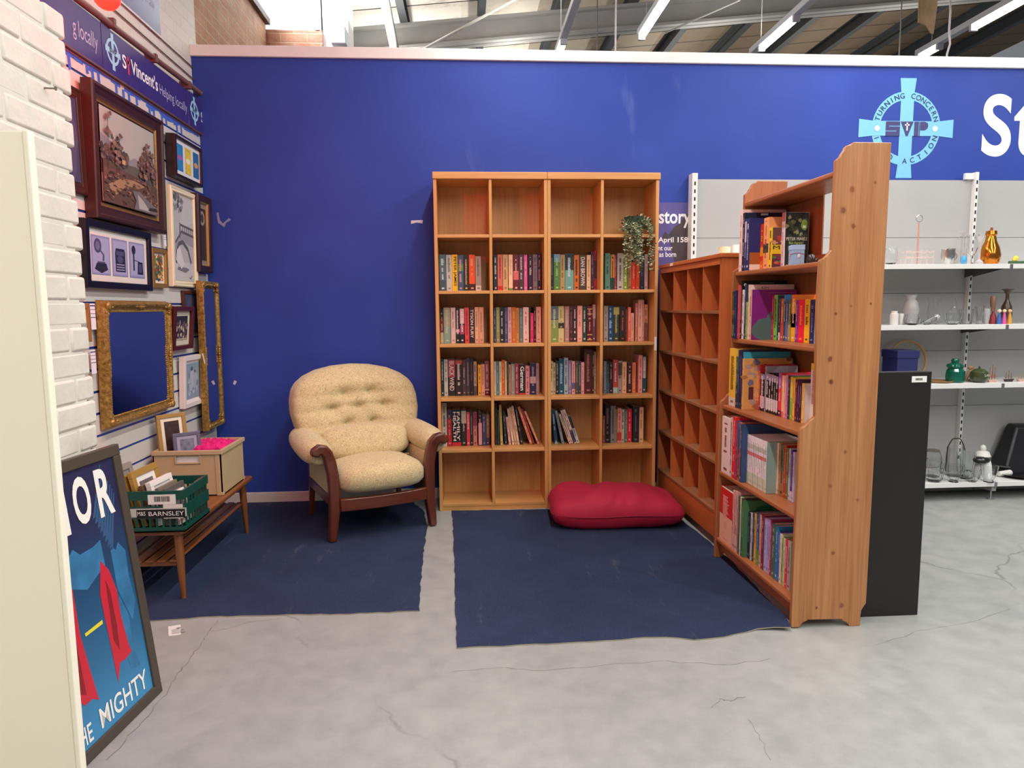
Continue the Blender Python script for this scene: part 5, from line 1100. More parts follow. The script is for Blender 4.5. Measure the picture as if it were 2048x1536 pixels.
b = MB(); q = aty(1880, 760, 4.3); b.lathe([(.07, 0), (.085, .006), (.09, .012), (.083, .012), (.068, .006), (.01, .005)], (q.x, 4.32, S3), 28); tag(b.build('wooden_tray', M('a67c4c', .5), smooth=40), 'shallow round wooden tray left of the green jar', 'tray')
t = thing('glass_jar', 'clear glass storage jar with metal lid on the bottom shelf', 'jar', (aty(1869, 930, 4.36).x, 4.36, S4), group='wares on the grey shelving')
ware('jar', '', '', 1866, 903, 34, S4, 4.38, [(.85, 0), (.95, .1), (1, .8), (.8, 1)], GLS, parent=t); q = aty(1866, 903, 4.38); MB().lathe([(.04, 0), (.042, .01), (.03, .014)], (q.x, 4.38, q.z+.001), 20).build('lid', M('8a827c', .35, .7), t, smooth=40)
t = thing('glass_jug', 'clear cut glass jug with handle on the bottom shelf', 'jug', (aty(1873, 955, 4.26).x, 4.26, S4), group='wares on the grey shelving')
o, cx, r, h = ware('body', '', '', 1870, 918, 36, S4, 4.26, [(.6, 0), (.9, .15), (1, .45), (.75, .8), (.85, 1)], GLS, flute=.04, parent=t); b = MB(); b.tube([(cx+r*.85+.022*math.sin(a), 4.26, S4+h*.6+.035*math.cos(a)) for a in [PI*q/8 for q in range(9)]], .005, 8); b.build('handle', GLS, t, smooth=60)
ware('footed_dish', 'oval footed cut glass dish on the bottom shelf', 'dish', 1909, 929, 38, S4, 4.24, [(.5, 0), (.35, .1), (.7, .35), (.95, .7), (1, 1)], GLS, flute=.05)
t = thing('glass_basket', 'cut glass biscuit barrel with dark wire handle on the bottom shelf', 'basket', (aty(1912, 935, 4.40).x, 4.40, S4), group='wares on the grey shelving')
o, cx, r, h = ware('barrel', '', '', 1912, 895, 36, S4, 4.40, [(.85, 0), (.95, .1), (1, .6), (.95, 1)], GLS, flute=.04, parent=t); b = MB(); b.tube([(cx-r-.002, 4.40, S4+.03), (cx-r-.004, 4.40, S4+h*.8)]+[(cx+(r+.002)*-math.cos(a), 4.40, S4+h*.9+.085*math.sin(a)+.004*math.sin(a*7)) for a in [PI*k/12 for k in range(13)]], .004, 6); b.build('wire_handle', M('4a4038', .45, .5), t, smooth=60)
ware('cut_glass_tumbler', 'large cut glass tumbler right of the biscuit barrel', 'glass', 1933, 906, 36, S4, 4.33, TUMB, GLS, flute=.05); ware('glass_dish', 'small cut glass dish in front of the large tumbler', 'dish', 1945, 938, 32, S4, 4.23, BOWL, GLS, flute=.06)
t = thing('seated_ornament', 'white and black seated ceramic ornament on the bottom shelf', 'ornament', (aty(1967, 937, 4.34).x, 4.34, S4), group='wares on the grey shelving')
ware('robe', '', '', 1967, 912, 36, S4, 4.34, [(.95, 0), (1, .2), (.9, .6), (.75, .8), (.5, 1)], M('efeeea', .35, coat=.3), hollow=False, parent=t)
q = aty(1966, 897, 4.34); b = MB(); b.ell((q.x, 4.34, q.z), (.020, .019, .026), 14, 10); b.lathe([(.014, -.06), (.05, -.05), (.036, -.02), (.012, -.012)], (q.x, 4.34, q.z), 16); b.build('bust', M('d8d6d0', .4), t, smooth=60)
q = aty(1965, 919, 4.30); b = MB(); b.ell((q.x, 4.31, q.z-.006), (.055, .042, .026), 16, 8); b.build('dark_sash', M('16161a', .3, coat=.4), t, smooth=60)
ware('footed_bowl', 'small clear glass bowl on feet in front of the seated ornament', 'bowl', 1979, 930, 34, S4, 4.22, [(.6, 0), (.5, .12), (.85, .4), (1, 1)], GLS, flute=.04)
b = MB(); q = aty(2010, 928, 4.33); b.tube([(q.x-.04, 4.33, S4+.022), (q.x+.05, 4.34, S4+.026)], [.016, .02], 10); tag(b.build('white_brush', M('dddbd4', .8, bmp=.5)), 'small white roll lying between ornament and black bag', 'brush')
t = thing('black_bag', 'black leather bag propped against the shelving at the right edge', 'bag', (3.72, 4.45, S4)); LE = M('17171b', .4, bmp=.2, bs=40)
b = MB(); a = aty(2023, 850, 4.5); c = aty(2000, 925, 4.4); b.add([(c.x, 4.36, S4), (c.x+.55, 4.36, S4), (c.x+.6, 4.55, S4), (c.x+.02, 4.55, S4), (a.x, 4.46, a.z), (a.x+.5, 4.46, a.z-.01), (a.x+.5, 4.55, a.z), (a.x, 4.55, a.z+.01)], [(0, 3, 2, 1), (4, 5, 6, 7), (0, 1, 5, 4), (1, 2, 6, 5), (2, 3, 7, 6), (3, 0, 4, 7)]); b.build('body', LE, t, bevel=.02, seg=3, smooth=40)
b = MB(); b.tube([(c.x-.1, 4.42, S4+.05), (c.x-.02, 4.40, S4+.055), (c.x+.05, 4.37, S4+.05)], .012, 8); b.build('strap', LE, t, smooth=60); MB().box((a.x+.09, 4.445, S4+.05), (a.x+.10, 4.452, a.z-.02)).build('seam', M('26262a', .5), t)
b = MB(); q = aty(2042, 942, 4.27); b.lathe([(.05, 0), (.1, .008), (.14, .02), (.136, .022), (.095, .012), (.01, .01)], (q.x+.04, 4.345, S4), 32); tag(b.build('black_plate', M('1b1b1e', .25, coat=.5), smooth=40), 'shiny black plate lying in front of the black bag', 'plate')
# ================================================================== TRAILING PLANT
t = thing('trailing_plant', 'grey-green trailing plant spilling over the top shelf of the bookcase', 'plant', (1.09, 4.40, SHZ[0]))
b = MB(); b.lathe([(.048, 0), (.066, .10), (.07, .115), (.062, .115), (.045, .02), (.002, .018)], (1.085, 4.395, SHZ[0]), 20); b.build('pot', M('2f4436', .45), t, smooth=40)
LFM = [M('8f9a74', .55), M('5b6a4c', .55), M('b9bb98', .55), M('3a4632', .6)]
def leaf(b, p, d, s):
    d = d.normalized(); sd = d.cross(Vector((R.uniform(-1, 1), R.uniform(-1, 1), R.uniform(.2, 1)))).normalized(); n = d.cross(sd)
    b.add([p, p+d*s*.5+sd*s*.32+n*s*.1, p+d*s, p+d*s*.5-sd*s*.32+n*s*.1], [(0, 1, 2), (0, 2, 3)], R.choice((0, 0, 1, 2, 2, 3)))
b = MB(); st = MB()
for k in range(420):
    a = R.uniform(0, 2*PI); e = R.uniform(.1, 1.); rr = R.uniform(.03, .1)*e**.3; p = Vector((1.085+rr*math.cos(a), max(4.30, 4.385+rr*.8*math.sin(a)), SHZ[0]+.06+.09*e*R.random()**.7-.04*(rr/.1)))
    leaf(b, p, Vector((math.cos(a), math.sin(a)-.3, R.uniform(-.2, 1))), R.uniform(.016, .030))
b.build('foliage', LFM, t)
for k in range(24):
    x = 1.085+R.uniform(-.1, .095); L = R.uniform(.09, .225)*(1.25 if R.random() < .4 else 1); L = L if x < 1.12 else L*1.1; y = 4.296+R.uniform(-.022, .006)
    pts = [Vector((1.085+(x-1.085)*.4, 4.37, SHZ[0]+.11)), Vector((x, 4.31, SHZ[0]+.06)), Vector((x, y, SHZ[0]+.01))]+[Vector((x+R.uniform(-.008, .008), y+R.uniform(-.004, .004), SHZ[0]-L*q/5)) for q in range(1, 6)]
    sb = MB(); sb.tube(pts, .0012, 5, 1)
    for q in range(int(L/.0062)+6):
        f = R.uniform(.8, len(pts)-1.001); i = int(f); p = pts[i].lerp(pts[i+1], f-i); leaf(sb, p, Vector((R.choice((-1, 1))*R.uniform(.4, 1), R.uniform(-.9, .1), R.uniform(-.5, .3))), R.uniform(.013, .022))
    sb.build('trailing_stem', LFM, t)
# ================================================================== BOOKS
CN = {'white': 'e4ddd4', 'cream': 'dcc9a0', 'grey': '8a8a88', 'black': '242222', 'dark brown': '4a332a', 'brown': '8a6648', 'tan': 'b49468', 'red': 'c83038', 'dark red': '6e2028', 'pink': 'd99a96', 'bright pink': 'e0508a', 'orange': 'd86a28', 'peach': 'e8b896', 'yellow': 'e8bc28',
      'olive': '847c44', 'green': '5f8a3c', 'dark green': '2c4a3a', 'lime': '8ecb50', 'teal': '5f948c', 'dark teal': '1e4a58', 'blue': '3a5f98', 'navy': '24305e', 'light blue': '8cc0e0', 'purple': '6a4a86', 'violet': '7a38a0', 'mauve': '8a7484', 'slate': '56626c', 'magenta': 'a8247c', 'lilac': 'b8aede'}
CV = {k: tuple(int(v[i:i+2], 16) for i in (0, 2, 4)) for k, v in CN.items()}
def cname(h): c = tuple(int(h[i:i+2], 16) for i in (0, 2, 4)); return min(CV, key=lambda k: sum((a-b)**2 for a, b in zip(c, CV[k])))
PAGE = M('d9cdb4', .8, var=.12, vs=40)
ORD = ['first', 'second', 'third', 'fourth', 'fifth', 'sixth', 'seventh', 'eighth', 'ninth', 'tenth', 'eleventh', 'twelfth', 'thirteenth', 'fourteenth', 'fifteenth', 'sixteenth', 'seventeenth', 'eighteenth', 'nineteenth', 'twentieth'] + ['twenty-'+o for o in ('first', 'second', 'third', 'fourth', 'fifth', 'sixth', 'seventh', 'eighth', 'ninth')]
def book(label, group, loc, rz, w, h, d, col, tcol, text=None, bands=(), lean=0., marks=True, cover=None, set_=None):
    """spine faces local -y; local x runs along the shelf"""
    t = thing('book', label, 'book', loc, rot=(0, lean, rz), group=group)
    b = MB(); c = .0018; w = max(w, .0055); mats = [M(col, .42)]
    b.box((0, 0, 0), (w, c, h)); b.box((0, c, 0), (c, d, h)); b.box((w-c, c, 0), (w, d, h))
    for z0, z1, bc in bands:
        m = M(bc, .42)
        if m not in mats: mats.append(m)
        b.box((.0004, -.0004, z0*h+.0006), (w-.0004, .0002, z1*h-.0006), mats.index(m))
    b.build('cover', mats, t, local=True)
    MB().box((c+.0002, c+.0005, .002), (w-c-.0002, d-.003, h-.003)).build('page_block', PAGE, t, local=True)
    s = MB(); y = -.0008
    if text:
        n = text.split('|'); ww = w*.8/len(n)
        for i, q in enumerate(n):
            s.text(q, (w*.1+ww*(len(n)-1-i)+ww*.12, y, h*.94), -Z1, X1, h*.8, ww*.8, bold=.02)
    elif marks and w > .007:
        z = h*R.uniform(.86, .94); e = h*R.uniform(.2, .45); k = R.uniform(.28, .5)
        while z > e:
            l = R.uniform(.002, .0055); kk = k*R.uniform(.6, 1.); x = w*(.5-k/2); s.quad((x, y, z), (x+w*kk, y, z), (x+w*kk, y, z-l), (x, y, z-l)); z -= l+R.uniform(.001, .0022)
            if R.random() < .07: z -= .016; k = R.uniform(.22, .48)
        x = w*.3; s.quad((x, y, h*.06), (w-x, y, h*.06), (w-x, y, h*.1), (x, y, h*.1))
    if s.v: s.build('spine_title', M(tcol, .45), t, local=True)
    if cover: cover(t, w, h, d)
    return t
BAYN = ['first', 'second', 'third', 'fourth']; ROWN = {1: 'second', 2: 'third', 3: 'fourth', 4: 'fifth'}
def bay(row, bayi, origin, s, books, Y=4.438, pc=None):
    ox, oy = origin; z = SHZ[row]; cur = BAYX[bayi][0]+.001; xmax = BAYX[bayi][1]
    for i, bk in enumerate(books):
        x0, x1, top, col, tc = bk[:5]; txt = bk[5] if len(bk) > 5 else None; bands = bk[6] if len(bk) > 6 else (); ln = bk[7] if len(bk) > 7 else None
        pt = aty(ox+(x0+x1)/2/s, oy+top/s, Y); h = min(pt.z-z, .325); yb = oy+200
        a = aty(ox+x0/s, oy+(top+200)/s, Y).x; c = aty(ox+x1/s, oy+(top+200)/s, Y).x
        yj = Y+R.uniform(-.006, .006); d = min(.158, YB1-.013-yj) if h > .19 else .13
        lab = '%s book, %s from left, %s row, %s bay of the pale bookcases' % (cname(col), ORD[i], ROWN[row], BAYN[bayi])
        grp = 'books on the %s row of the pale bookcases' % ROWN[row]
        if ln is None:
            a = max(a, cur); c = min(max(c, a+.008), xmax-.0015); w = c-a-.0006; cur = c
            if w < .004: print('SKIP', row, bayi, i); continue
            book(lab, grp, (a, yj, z+.0006), 0, w, h, d, col, tc, txt, bands)
        else:      # leaning: bottom-left corner px, lean towards the left at the top
            bx0, bx1, tx0 = ln; p = aty(ox+bx0/s, oy+(top+300)/s, Y).x; w = (bx1-bx0)/s*Y/1385*.92
            q = aty(ox+tx0/s, oy+top/s, Y).x; th = math.atan2(p-q, h); L = (h-w*math.sin(th))/math.cos(th)
            p = max(p, cur)
            if pc: p = max(p, pc[0]+math.tan(th)*pc[1]+.0008)
            cur = p+w/math.cos(th)+.0006; pc = (p+w*math.cos(th)-L*math.sin(th), w*math.sin(th)+L*math.cos(th))
            book(lab.replace(' book,', ' leaning book,'), grp, (p, yj, z+.0006+.0), 0, w, L, d, col, tc, txt, bands, lean=-th)
A, B_ = ((860, 340), 5.908), ((1080, 340), 5.908)
bay(1, 0, *A, [(112, 190, 1000, '5f6e76', 'e8e8e8', None, ((0, .3, '4c5a64'),)), (193, 262, 1003, 'd2c5b6', '9a7a70'), (262, 326, 1000, 'ecbc22', '2a2a2a', 'PETER JAMES'), (330, 396, 1005, '4a5a78', 'd8a8a8', None, ((.55, .75, '6a8a4a'),)), (396, 460, 1005, '2a2c30', 'e8b878'), (462, 534, 1003, 'ea5a28', 'f6a878', None, ((.0, .2, '4a2420'),)), (538, 604, 1020, 'aa9d90', '706860', None, ((0, .16, 'e0d0c4'),))])
bay(1, 1, *A, [(752, 798, 1005, '33303a', 'e0c0b0'), (800, 858, 1000, 'e2705e', 'a82020', None, ((0, .14, 'e03a26'),)), (862, 922, 1000, 'dca674', 'a86c40'), (930, 980, 1000, 'f4cca4', 'e0b080', None, ((0, .08, '6a8a3a'),)), (985, 1050, 1000, '6a2028', 'f0c0a8', None, ((.3, .55, 'd86a6a'),)), (1052, 1105, 1000, '4a3a3c', 'e0c0c0'), (1110, 1152, 1005, 'e2609c', 'f6b0cc'), (1160, 1215, 1000, '3a2030', 'd0b0b0'), (1217, 1268, 1000, '84747e', '5a4a58'), (1270, 1312, 980, '2c1c28', 'e06070')])
bay(1, 2, *B_, [(122, 162, 995, '202828', '607070'), (165, 240, 995, '5a7c40', 'a8c860', None, ((.78, 1, '7a9ab0'),)), (242, 296, 1000, 'b88e5c', '7a5a38'), (298, 400, 990, '6ea096', 'c0d8d0', None, ((.55, 1, '26303a'),)), (404, 462, 1005, 'cc6a1e', '201810'), (468, 545, 1005, '4e443c', 'e8d8c8', 'DAN BROWN'), (552, 598, 1005, 'eccc9c', 'b08858'), (600, 640, 965, '523242', 'a08090'), (640, 672, 950, 'a82838', '2a2030', None, ((.3, .75, '2c2430'),))])
bay(1, 3, *B_, [(768, 828, 985, '5a8a78', '304840'), (834, 882, 1000, 'd08a44', '3a2a1c', None, ((0, .35, '23403c'),)), (884, 905, 1010, 'a03040', 'e0a0a0'), (912, 985, 985, 'b6a69c', '403830'), (988, 1036, 990, '7e9e30', 'e0e0b0'), (1040, 1083, 1000, '9c7248', '6a4828'), (1085, 1132, 1090, 'dc3020', 'f4a888'), (1135, 1180, 1050, 'cc5420', 'f09868'), (1182, 1232, 1000, '2a3040', '708090'), (1235, 1272, 1000, 'd0b8b8', '907878')])
A, B_ = ((870, 590), 7.313), ((1090, 590), 7.313)
bay(2, 0, *A, [(78, 126, 210, '7a2a30', 'd8b898', None, ((.72, 1, '2a2622'), (0, .32, 'c0a882'))), (128, 226, 185, 'ac9c80', 'd0c0a8', None, ((0, .48, '8aa090'),)), (232, 300, 185, 'd8bab2', 'b06068'), (303, 360, 190, '2a2428', 'e0c8c8', None, ((.3, .4, 'e0a0b0'),)), (364, 430, 190, '282428', 'f0dcdc', None, ((.55, .98, 'e0b8b4'), (.25, .52, 'a84868'))), (436, 500, 185, 'dc4a4c', '902028'), (505, 575, 180, '3a2828', 'e8d8d0', 'TYSON FURY'), (582, 640, 180, 'f2bc94', 'c09070'), (642, 712, 180, 'eab494', 'c09070')])
bay(2, 1, *A, [(862, 892, 190, '405060', 'a8b8c0'), (894, 948, 180, '9e8c5a', 'd0c090'), (950, 1012, 180, '2c2c2c', 'd8d0c8'), (1015, 1065, 185, '504a6c', '8880b0'), (1066, 1122, 180, 'dca09a', 'b06860'), (1126, 1184, 180, 'cc7228', 'e8a458'), (1186, 1232, 190, 'd48c4c', 'b06830'), (1236, 1286, 190, '6a7a7a', '9caaa8'), (1290, 1372, 180, 'f4ccbc', 'd85858'), (1374, 1392, 165, '2a2622', '5a5048'), (1395, 1443, 265, 'e43062', 'f490a8'), (1447, 1478, 185, '3a2020', 'd0a098'), (1480, 1552, 175, 'f4b49c', 'c08068')])
bay(2, 2, *B_, [(85, 195, 165, '8c9c50', 'd8d8a0', None, ((.62, 1, '6a7c88'), (.5, .64, '9a9a78'))), (197, 280, 165, 'dcc084', 'b09860', None, ((.38, .54, '3c3028'),)), (288, 356, 165, 'b4847c', 'dcaca4'), (358, 408, 165, '4a2028', 'a87078'), (410, 470, 165, '402a28', 'f4d8d0'), (475, 548, 160, 'f4ac9c', 'd87860'), (550, 612, 165, '2a4a3e', 'ece4dc'), (614, 692, 160, '6a1820', 'd8b090', None, ((.9, .93, 'd8b070'), (.76, .79, 'd8b070'), (.18, .21, 'd8b070'), (.04, .07, 'd8b070'))), (695, 742, 140, '6a4858', 'd8b8c0', None, ((.62, 1, 'c8a8a8'),))])
bay(2, 3, *B_, [(862, 922, 160, 'ac9484', '705850'), (924, 1000, 160, '284c70', 'a8c0d8'), (1004, 1090, 165, '3a4038', 'c0a860', None, ((.76, .97, 'c0a860'),)), (1092, 1180, 170, '302c28', 'b84c3c'), (1182, 1208, 200, '944840', '603028'), (1212, 1254, 180, 'f67c64', 'f4b8a8'), (1256, 1302, 265, 'f2b494', 'd08868'), (1320, 1358, 120, 'c48474', 'e4b8a8'), (1362, 1422, 70, 'ecb4a4', 'b07868'), (1424, 1448, 70, 'd4a494', 'a07060'), (1450, 1502, 140, 'cc8c6c', '6a3830', None, ((0, .5, '7a4a48'),))])
bay(3, 0, *A, [(86, 130, 940, '283038', 'd0d0c8'), (132, 188, 945, 'd0c4b6', '8a8078'), (190, 296, 935, '2c2626', 'e0c0b8', 'BLACK WIND', ((.5, .98, 'a2424a'),)), (300, 398, 945, '302420', 'd0c0b0', None, ((.86, .98, 'a05040'),)), (400, 455, 950, '4a3838', 'a89090'), (458, 508, 930, '403438', '887078'), (510, 562, 935, '241c20', '6a5a5c'), (566, 612, 975, 'ac8c7c', '503838', None, ((0, .28, '5a4848'),)), (628, 678, 1020, 'e6a82a', '806010'), (680, 728, 1015, 'ecb098', 'b07060'), (730, 796, 970, '84545c', 'd8a8a8', None, ((0, .14, '5a1828'), (.14, .18, 'e0c0b0')))])
bay(3, 1, *A, [(865, 893, 975, 'dcccac', 'a89878'), (895, 938, 975, '6c7c84', 'a8b0b8'), (940, 976, 975, 'dccca4', 'a09070'), (978, 1024, 955, 'e46220', 'f4a868'), (1026, 1048, 970, 'e4d4b4', '909080'), (1050, 1074, 970, '3a3830', '706858'), (1076, 1112, 1020, 'ac7c5c', '705038'), (1114, 1168, 1010, '8c8c7c', 'b8b8a8'), (1172, 1226, 1010, '9c404e', 'd898a0'), (1230, 1322, 1020, '2a2220', 'f0e8e0', 'German', ((0, .05, 'd04040'),)), (1325, 1385, 1040, 'dc8c8c', '903848'), (1390, 1478, 1000, '2c2c4a', 'c09090', None, ((.36, .58, 'c0a0a0'),)), (1480, 1518, 1000, 'b48c94', '805860')])
bay(3, 2, *B_, [(80, 120, 970, 'ccb48c', '504838'), (122, 158, 990, 'bca484', '504838'), (160, 204, 965, '2e2c28', 'a8a49c'), (206, 278, 935, '1c4c66', 'a8c0d0'), (280, 338, 920, '9ca8ac', '404850'), (342, 392, 960, '847090', 'b8a8c0'), (394, 440, 970, 'dca4a4', '904050', None, ((.15, .35, '5a5a80'),)), (442, 492, 965, '5a4838', 'a07a58'), (496, 526, 970, '1c4c54', '98b0b0'), (528, 572, 985, 'e49c9c', 'b06060'), (574, 690, 790, '4c2220', 'a87058'), (692, 718, 800, '383028', 'c8b098'), (720, 745, 830, 'b49c7c', '605040')], Y=4.43)
bay(3, 3, *B_, [(860, 900, 970, '8c8e98', '606268'), (902, 945, 975, '282628', '708898', None, ((0, .34, '46607c'),)), (946, 990, 975, '382c2c', 'd8b0a0'), (995, 1066, 950, 'c64a4a', 'e8d8d8', None, ((0, .18, 'b8c8cc'),)), (1070, 1128, 965, 'ac9c8c', '484038', None, ((.55, .95, '5a544c'),)), (1130, 1192, 980, 'ecbc94', 'b08050'), (1204, 1276, 990, '4a2c28', 'e0b0a0'), (1278, 1330, 990, 'ec8c5a', 'c06030'), (1366, 1424, 880, 'e49c94', 'b06060'), (1426, 1476, 890, '204e58', 'd8c8c0', None, ((.4, .97, 'a8a09c'),))])
A, B_ = ((870, 790), 6.4), ((1090, 790), 5.487)
bay(4, 0, *A, [(85, 152, 105, 'cabaaa', '504840'), (160, 214, 200, 'b42a32', 'f08080', None, ((.78, 1, '34305a'),)), (216, 334, 190, '181c28', 'e8e0d8', 'FAMILY|HEALTH', ((0, .1, 'c02c3c'), (.7, .72, '50a080'))), (338, 402, 190, '2a2824', 'b0a890', None, ((.62, .97, 'b8b098'),)), (406, 448, 220, 'cc3a4a', 'f4b8b8'), (450, 488, 200, '282828', '909090'), (490, 540, 225, 'c47c6c', '8a2838', None, ((.6, 1, '8a3848'),)), (556, 602, 230, '282028', 'e8a8a8', None, ((.02, .7, 'e0a0a0'),)), (606, 652, 255, '484a6c', '9898b8'), (654, 700, 260, '8c6c54', 'c8a888', None, ((0, .25, '4a3a58'),))], Y=4.43)
bay(4, 1, *A, [(768, 796, 110, '2c2c24', '585848'), (800, 824, 195, '383830', '686858'), (0, 0, 140, 'ccb464', '806830', None, (), (838, 872, 818)), (0, 0, 235, '302e2c', 'a0a0a0', None, (), (895, 930, 866)), (0, 0, 300, 'e4aca4', 'a06060', None, (), (945, 978, 905)), (0, 0, 190, 'e4c4a4', '906040', None, (), (982, 1014, 915)), (0, 0, 175, 'd4b494', '906040', None, (), (1016, 1046, 942)), (0, 0, 155, 'e4bc94', 'a04838', None, (), (1048, 1078, 968)), (0, 0, 160, '282428', 'b0a8a8', None, (), (1096, 1130, 1016)), (0, 0, 165, 'cc7454', 'f0d0b0', None, (), (1212, 1250, 1046)), (0, 0, 190, '842a24', 'c07060', None, (), (1258, 1282, 1098)), (0, 0, 225, 'e4a484', 'b04838', None, (), (1290, 1316, 1112))], Y=4.43)
bay(4, 2, *B_, [(0, 0, 160, '1c4260', 'a0b8c8', None, ((0, .06, 'a8b8c0'),), (108, 144, 70)), (0, 0, 175, '8c98a0', '404850', None, (), (164, 192, 84)), (0, 0, 210, 'dcbc9c', '705840', None, (), (246, 272, 126)), (0, 0, 170, 'ccbcb4', '605050', None, (), (276, 300, 152)), (0, 0, 160, 'dcc4ac', '705848', None, ((.04, .4, '3a3450'),), (304, 336, 168)), (0, 0, 235, 'c4ccc8', '404040', None, ((.55, 1, '23242a'),), (342, 374, 240))], Y=4.42)
bay(4, 3, *B_, [(634, 656, 230, 'a45444', 'd0a090'), (658, 716, 100, '241c20', '8a7070'), (720, 774, 120, '8c8684', '4a4644'), (776, 790, 160, 'a49464', '605030'), (792, 838, 145, 'dc9484', 'a04838', None, ((.06, .3, 'c03c2c'),)), (840, 872, 160, 'ccbca4', '383430'), (874, 904, 160, '587a74', 'a0b8b0'), (906, 954, 155, 'dc2a3c', 'f4a8a8'), (962, 1030, 130, '282830', '707080'), (1034, 1080, 135, 'dcb48c', '905838')], Y=4.43)
# ---------------------------------------------------------------- children's and hardback books in the pine case
PROW = ['top', 'second', 'third', 'fourth', 'lowest']
def prow(si, origin, s, ymid, books, Y0=3.338, Ymin=2.592):
    ox, oy = origin; z = PSH[si+1][0]; Y = Y0; X = None; xf = PSH[si+1][1]
    for i, bk in enumerate(books):
        x0, x1, top, col, tc = bk[:5]; kw = bk[5] if len(bk) > 5 else {}
        a, c = ox+x0/s, ox+x1/s; k0 = aty(a, ymid, 1.).x; k1 = aty(c, ymid, 1.).x
        X = kw.get('X') or k0*Y; X = min(max(X, xf-.05), 1.475)
        Yn = X/k1; w = max(.005, Y-Yn)
        if Y-w < Ymin: w = Y-Ymin
        if w < .0045: print('PSKIP', si, i, Y); break
        h = min(aty(a, oy+top/s, Y-w*.5).z-z-.001, .318 if si else .325); h = max(h, .1)
        d = min(kw.get('d', .19 if X < 1.40 else .135), PBK-.031-X)
        lab = '%s book, %s from the far end, %s shelf of the knotty bookcase' % (cname(col), ORD[i], PROW[si])
        book(lab, 'books on the %s shelf of the knotty bookcase' % PROW[si], (X, Y, z+.0008), -PI/2, w-.0006, h, d, col, tc, kw.get('t'), kw.get('b', ()), cover=kw.get('c'))
        Y -= w
    print('row', si, 'ended at Y', round(Y, 3), 'X', round(X, 3))
def cov(col, items=(), rects=()):
    def f(t, w, h, d):
        b = MB(); ms = [M(col, .4)]; x = w+.0003
        b.quad((x, .003, .001), (x, d-.001, .001), (x, d-.001, h-.001), (x, .003, h-.001))
        for k, (poly, c) in enumerate(rects):
            m = M(c, .45); 
            if m not in ms: ms.append(m)
            b.poly([(x+.00006*(k+1), .003+u*(d-.004), .001+v*(h-.002)) for u, v in poly], ms.index(m))
        b.build('front_cover', ms, t, local=True)
        for s_, u, v, wd, hh, c in items:
            q = MB(); q.text(s_, (x+.0025, .003+u*(d-.004), v*h), Y1, Z1, wd*(d-.004), hh*h); q.build('cover_title', M(c, .45), t, local=True)
    return f
def rc(u0, v0, u1, v1): return [(u0, v0), (u1, v0), (u1, v1), (u0, v1)]
def bl(u, v, ru, rv, n=18, j=.15): return [(u+ru*math.cos(2*PI*k/n)*(1+R.uniform(-j, j)), v+rv*math.sin(2*PI*k/n)*(1+R.uniform(-j, j))) for k in range(n)]
grapes = [(bl(R.uniform(.05, .95), R.uniform(.5, .97), .08, .04, 9, .4), R.choice(['6e7c4c', '8e9460', '3a4030', 'a8a878', '4e5a3a'])) for _ in range(26)]+[(bl(.8, .78, .14, .10), '7aa032'), (rc(.74, .72, .87, .77), 'e0e4c8')]+[(bl(R.uniform(.05, .3), R.uniform(.02, .1), .07, .03, 9, .3), R.choice(['b08a60', '8a6a48'])) for _ in range(6)]
food = [(rc(0, .0, 1, .3), '5a2838'), (rc(0, .36, 1, .58), 'e8c024'), (rc(0, .58, 1, 1), '6a4038')]+[(bl(R.uniform(0, 1), R.uniform(.02, .34), .1, .035, 9, .4), R.choice(['a03040', '4a7a3a', '7a2a5a', 'c05a3a'])) for _ in range(20)]+[(bl(R.uniform(0, 1), R.uniform(.62, .8), .1, .035, 9, .4), R.choice(['d08058', 'a84038', 'c89870'])) for _ in range(14)]+[(rc(.3, .84, 1, .95), '4a5a48')]
prow(0, (1440, 400), 8.533, 490, [(330, 378, 170, 'f2d6cc', 'd8a8a0', {'d': .235, 'c': cov('f0c8be')}), (380, 418, 220, '1c2038', 'a8a8c0', {'d': .225, 'c': cov('20243c', (), ((rc(.35, .955, .52, .99), 'c8ccd8'),))}), (420, 448, 320, '3a3464', 'd0c8e0', {'b': ((.55, .95, 'd8c8d8'),)}), (450, 500, 315, '243068', 'e0e0f0', {'d': .2, 'c': cov('2a3070', (('H', .45, .80, .1, .05, 'e8e8f0'),), ((rc(0, .11, 1, .34), 'a85a2a'), (rc(0, 0, 1, .11), 'ecd8c8'), ([(.42, .6), (.7, .66), (.7, .48), (.5, .5)], 'e8d8d4')))}), (688, 738, 410, 'd43a22', 'f4c030', {'b': ((.3, .5, 'f0a020'), (0, .2, 'e07020'))}), (742, 826, 300, 'f2a468', 'a06030', {'b': ((.32, .5, '3c4038'),), 'd': .15}), (836, 884, 470, 'ecc424', '40382c', {'d': .14, 'c': cov('7a3a34', (('MED', .02, .47, .7, .09, '2a2018'), ('FOO', .3, .38, .5, .055, 'c03020')), food)}), (1045, 1098, 215, 'e8d8da', 'c0a0b0', {'b': ((.84, 1, 'c06a68'),), 'd': .14, 'c': cov('1e201c', (('PETER MAYLE', .04, .50, .9, .055, 'e8e8d8'), ('Bon Appétit!', .16, .42, .62, .06, 'b8d070')), grapes)})])
q = Vector((1.392, 2.84, PSH[1][0]+.001)); t = thing('gift_box', 'small pale blue gift box tied with red thread on the knotty bookcase', 'box', q, rz=math.radians(-14))
MB().box((-.026, -.026, 0), (.026, .026, .082)).build('box_body', M('9db9dc', .5), t, local=True, bevel=.001); MB().box((-.0275, -.0275, .062), (.0275, .0275, .083)).build('lid', M('a9c4e6', .5), t, local=True, bevel=.001)
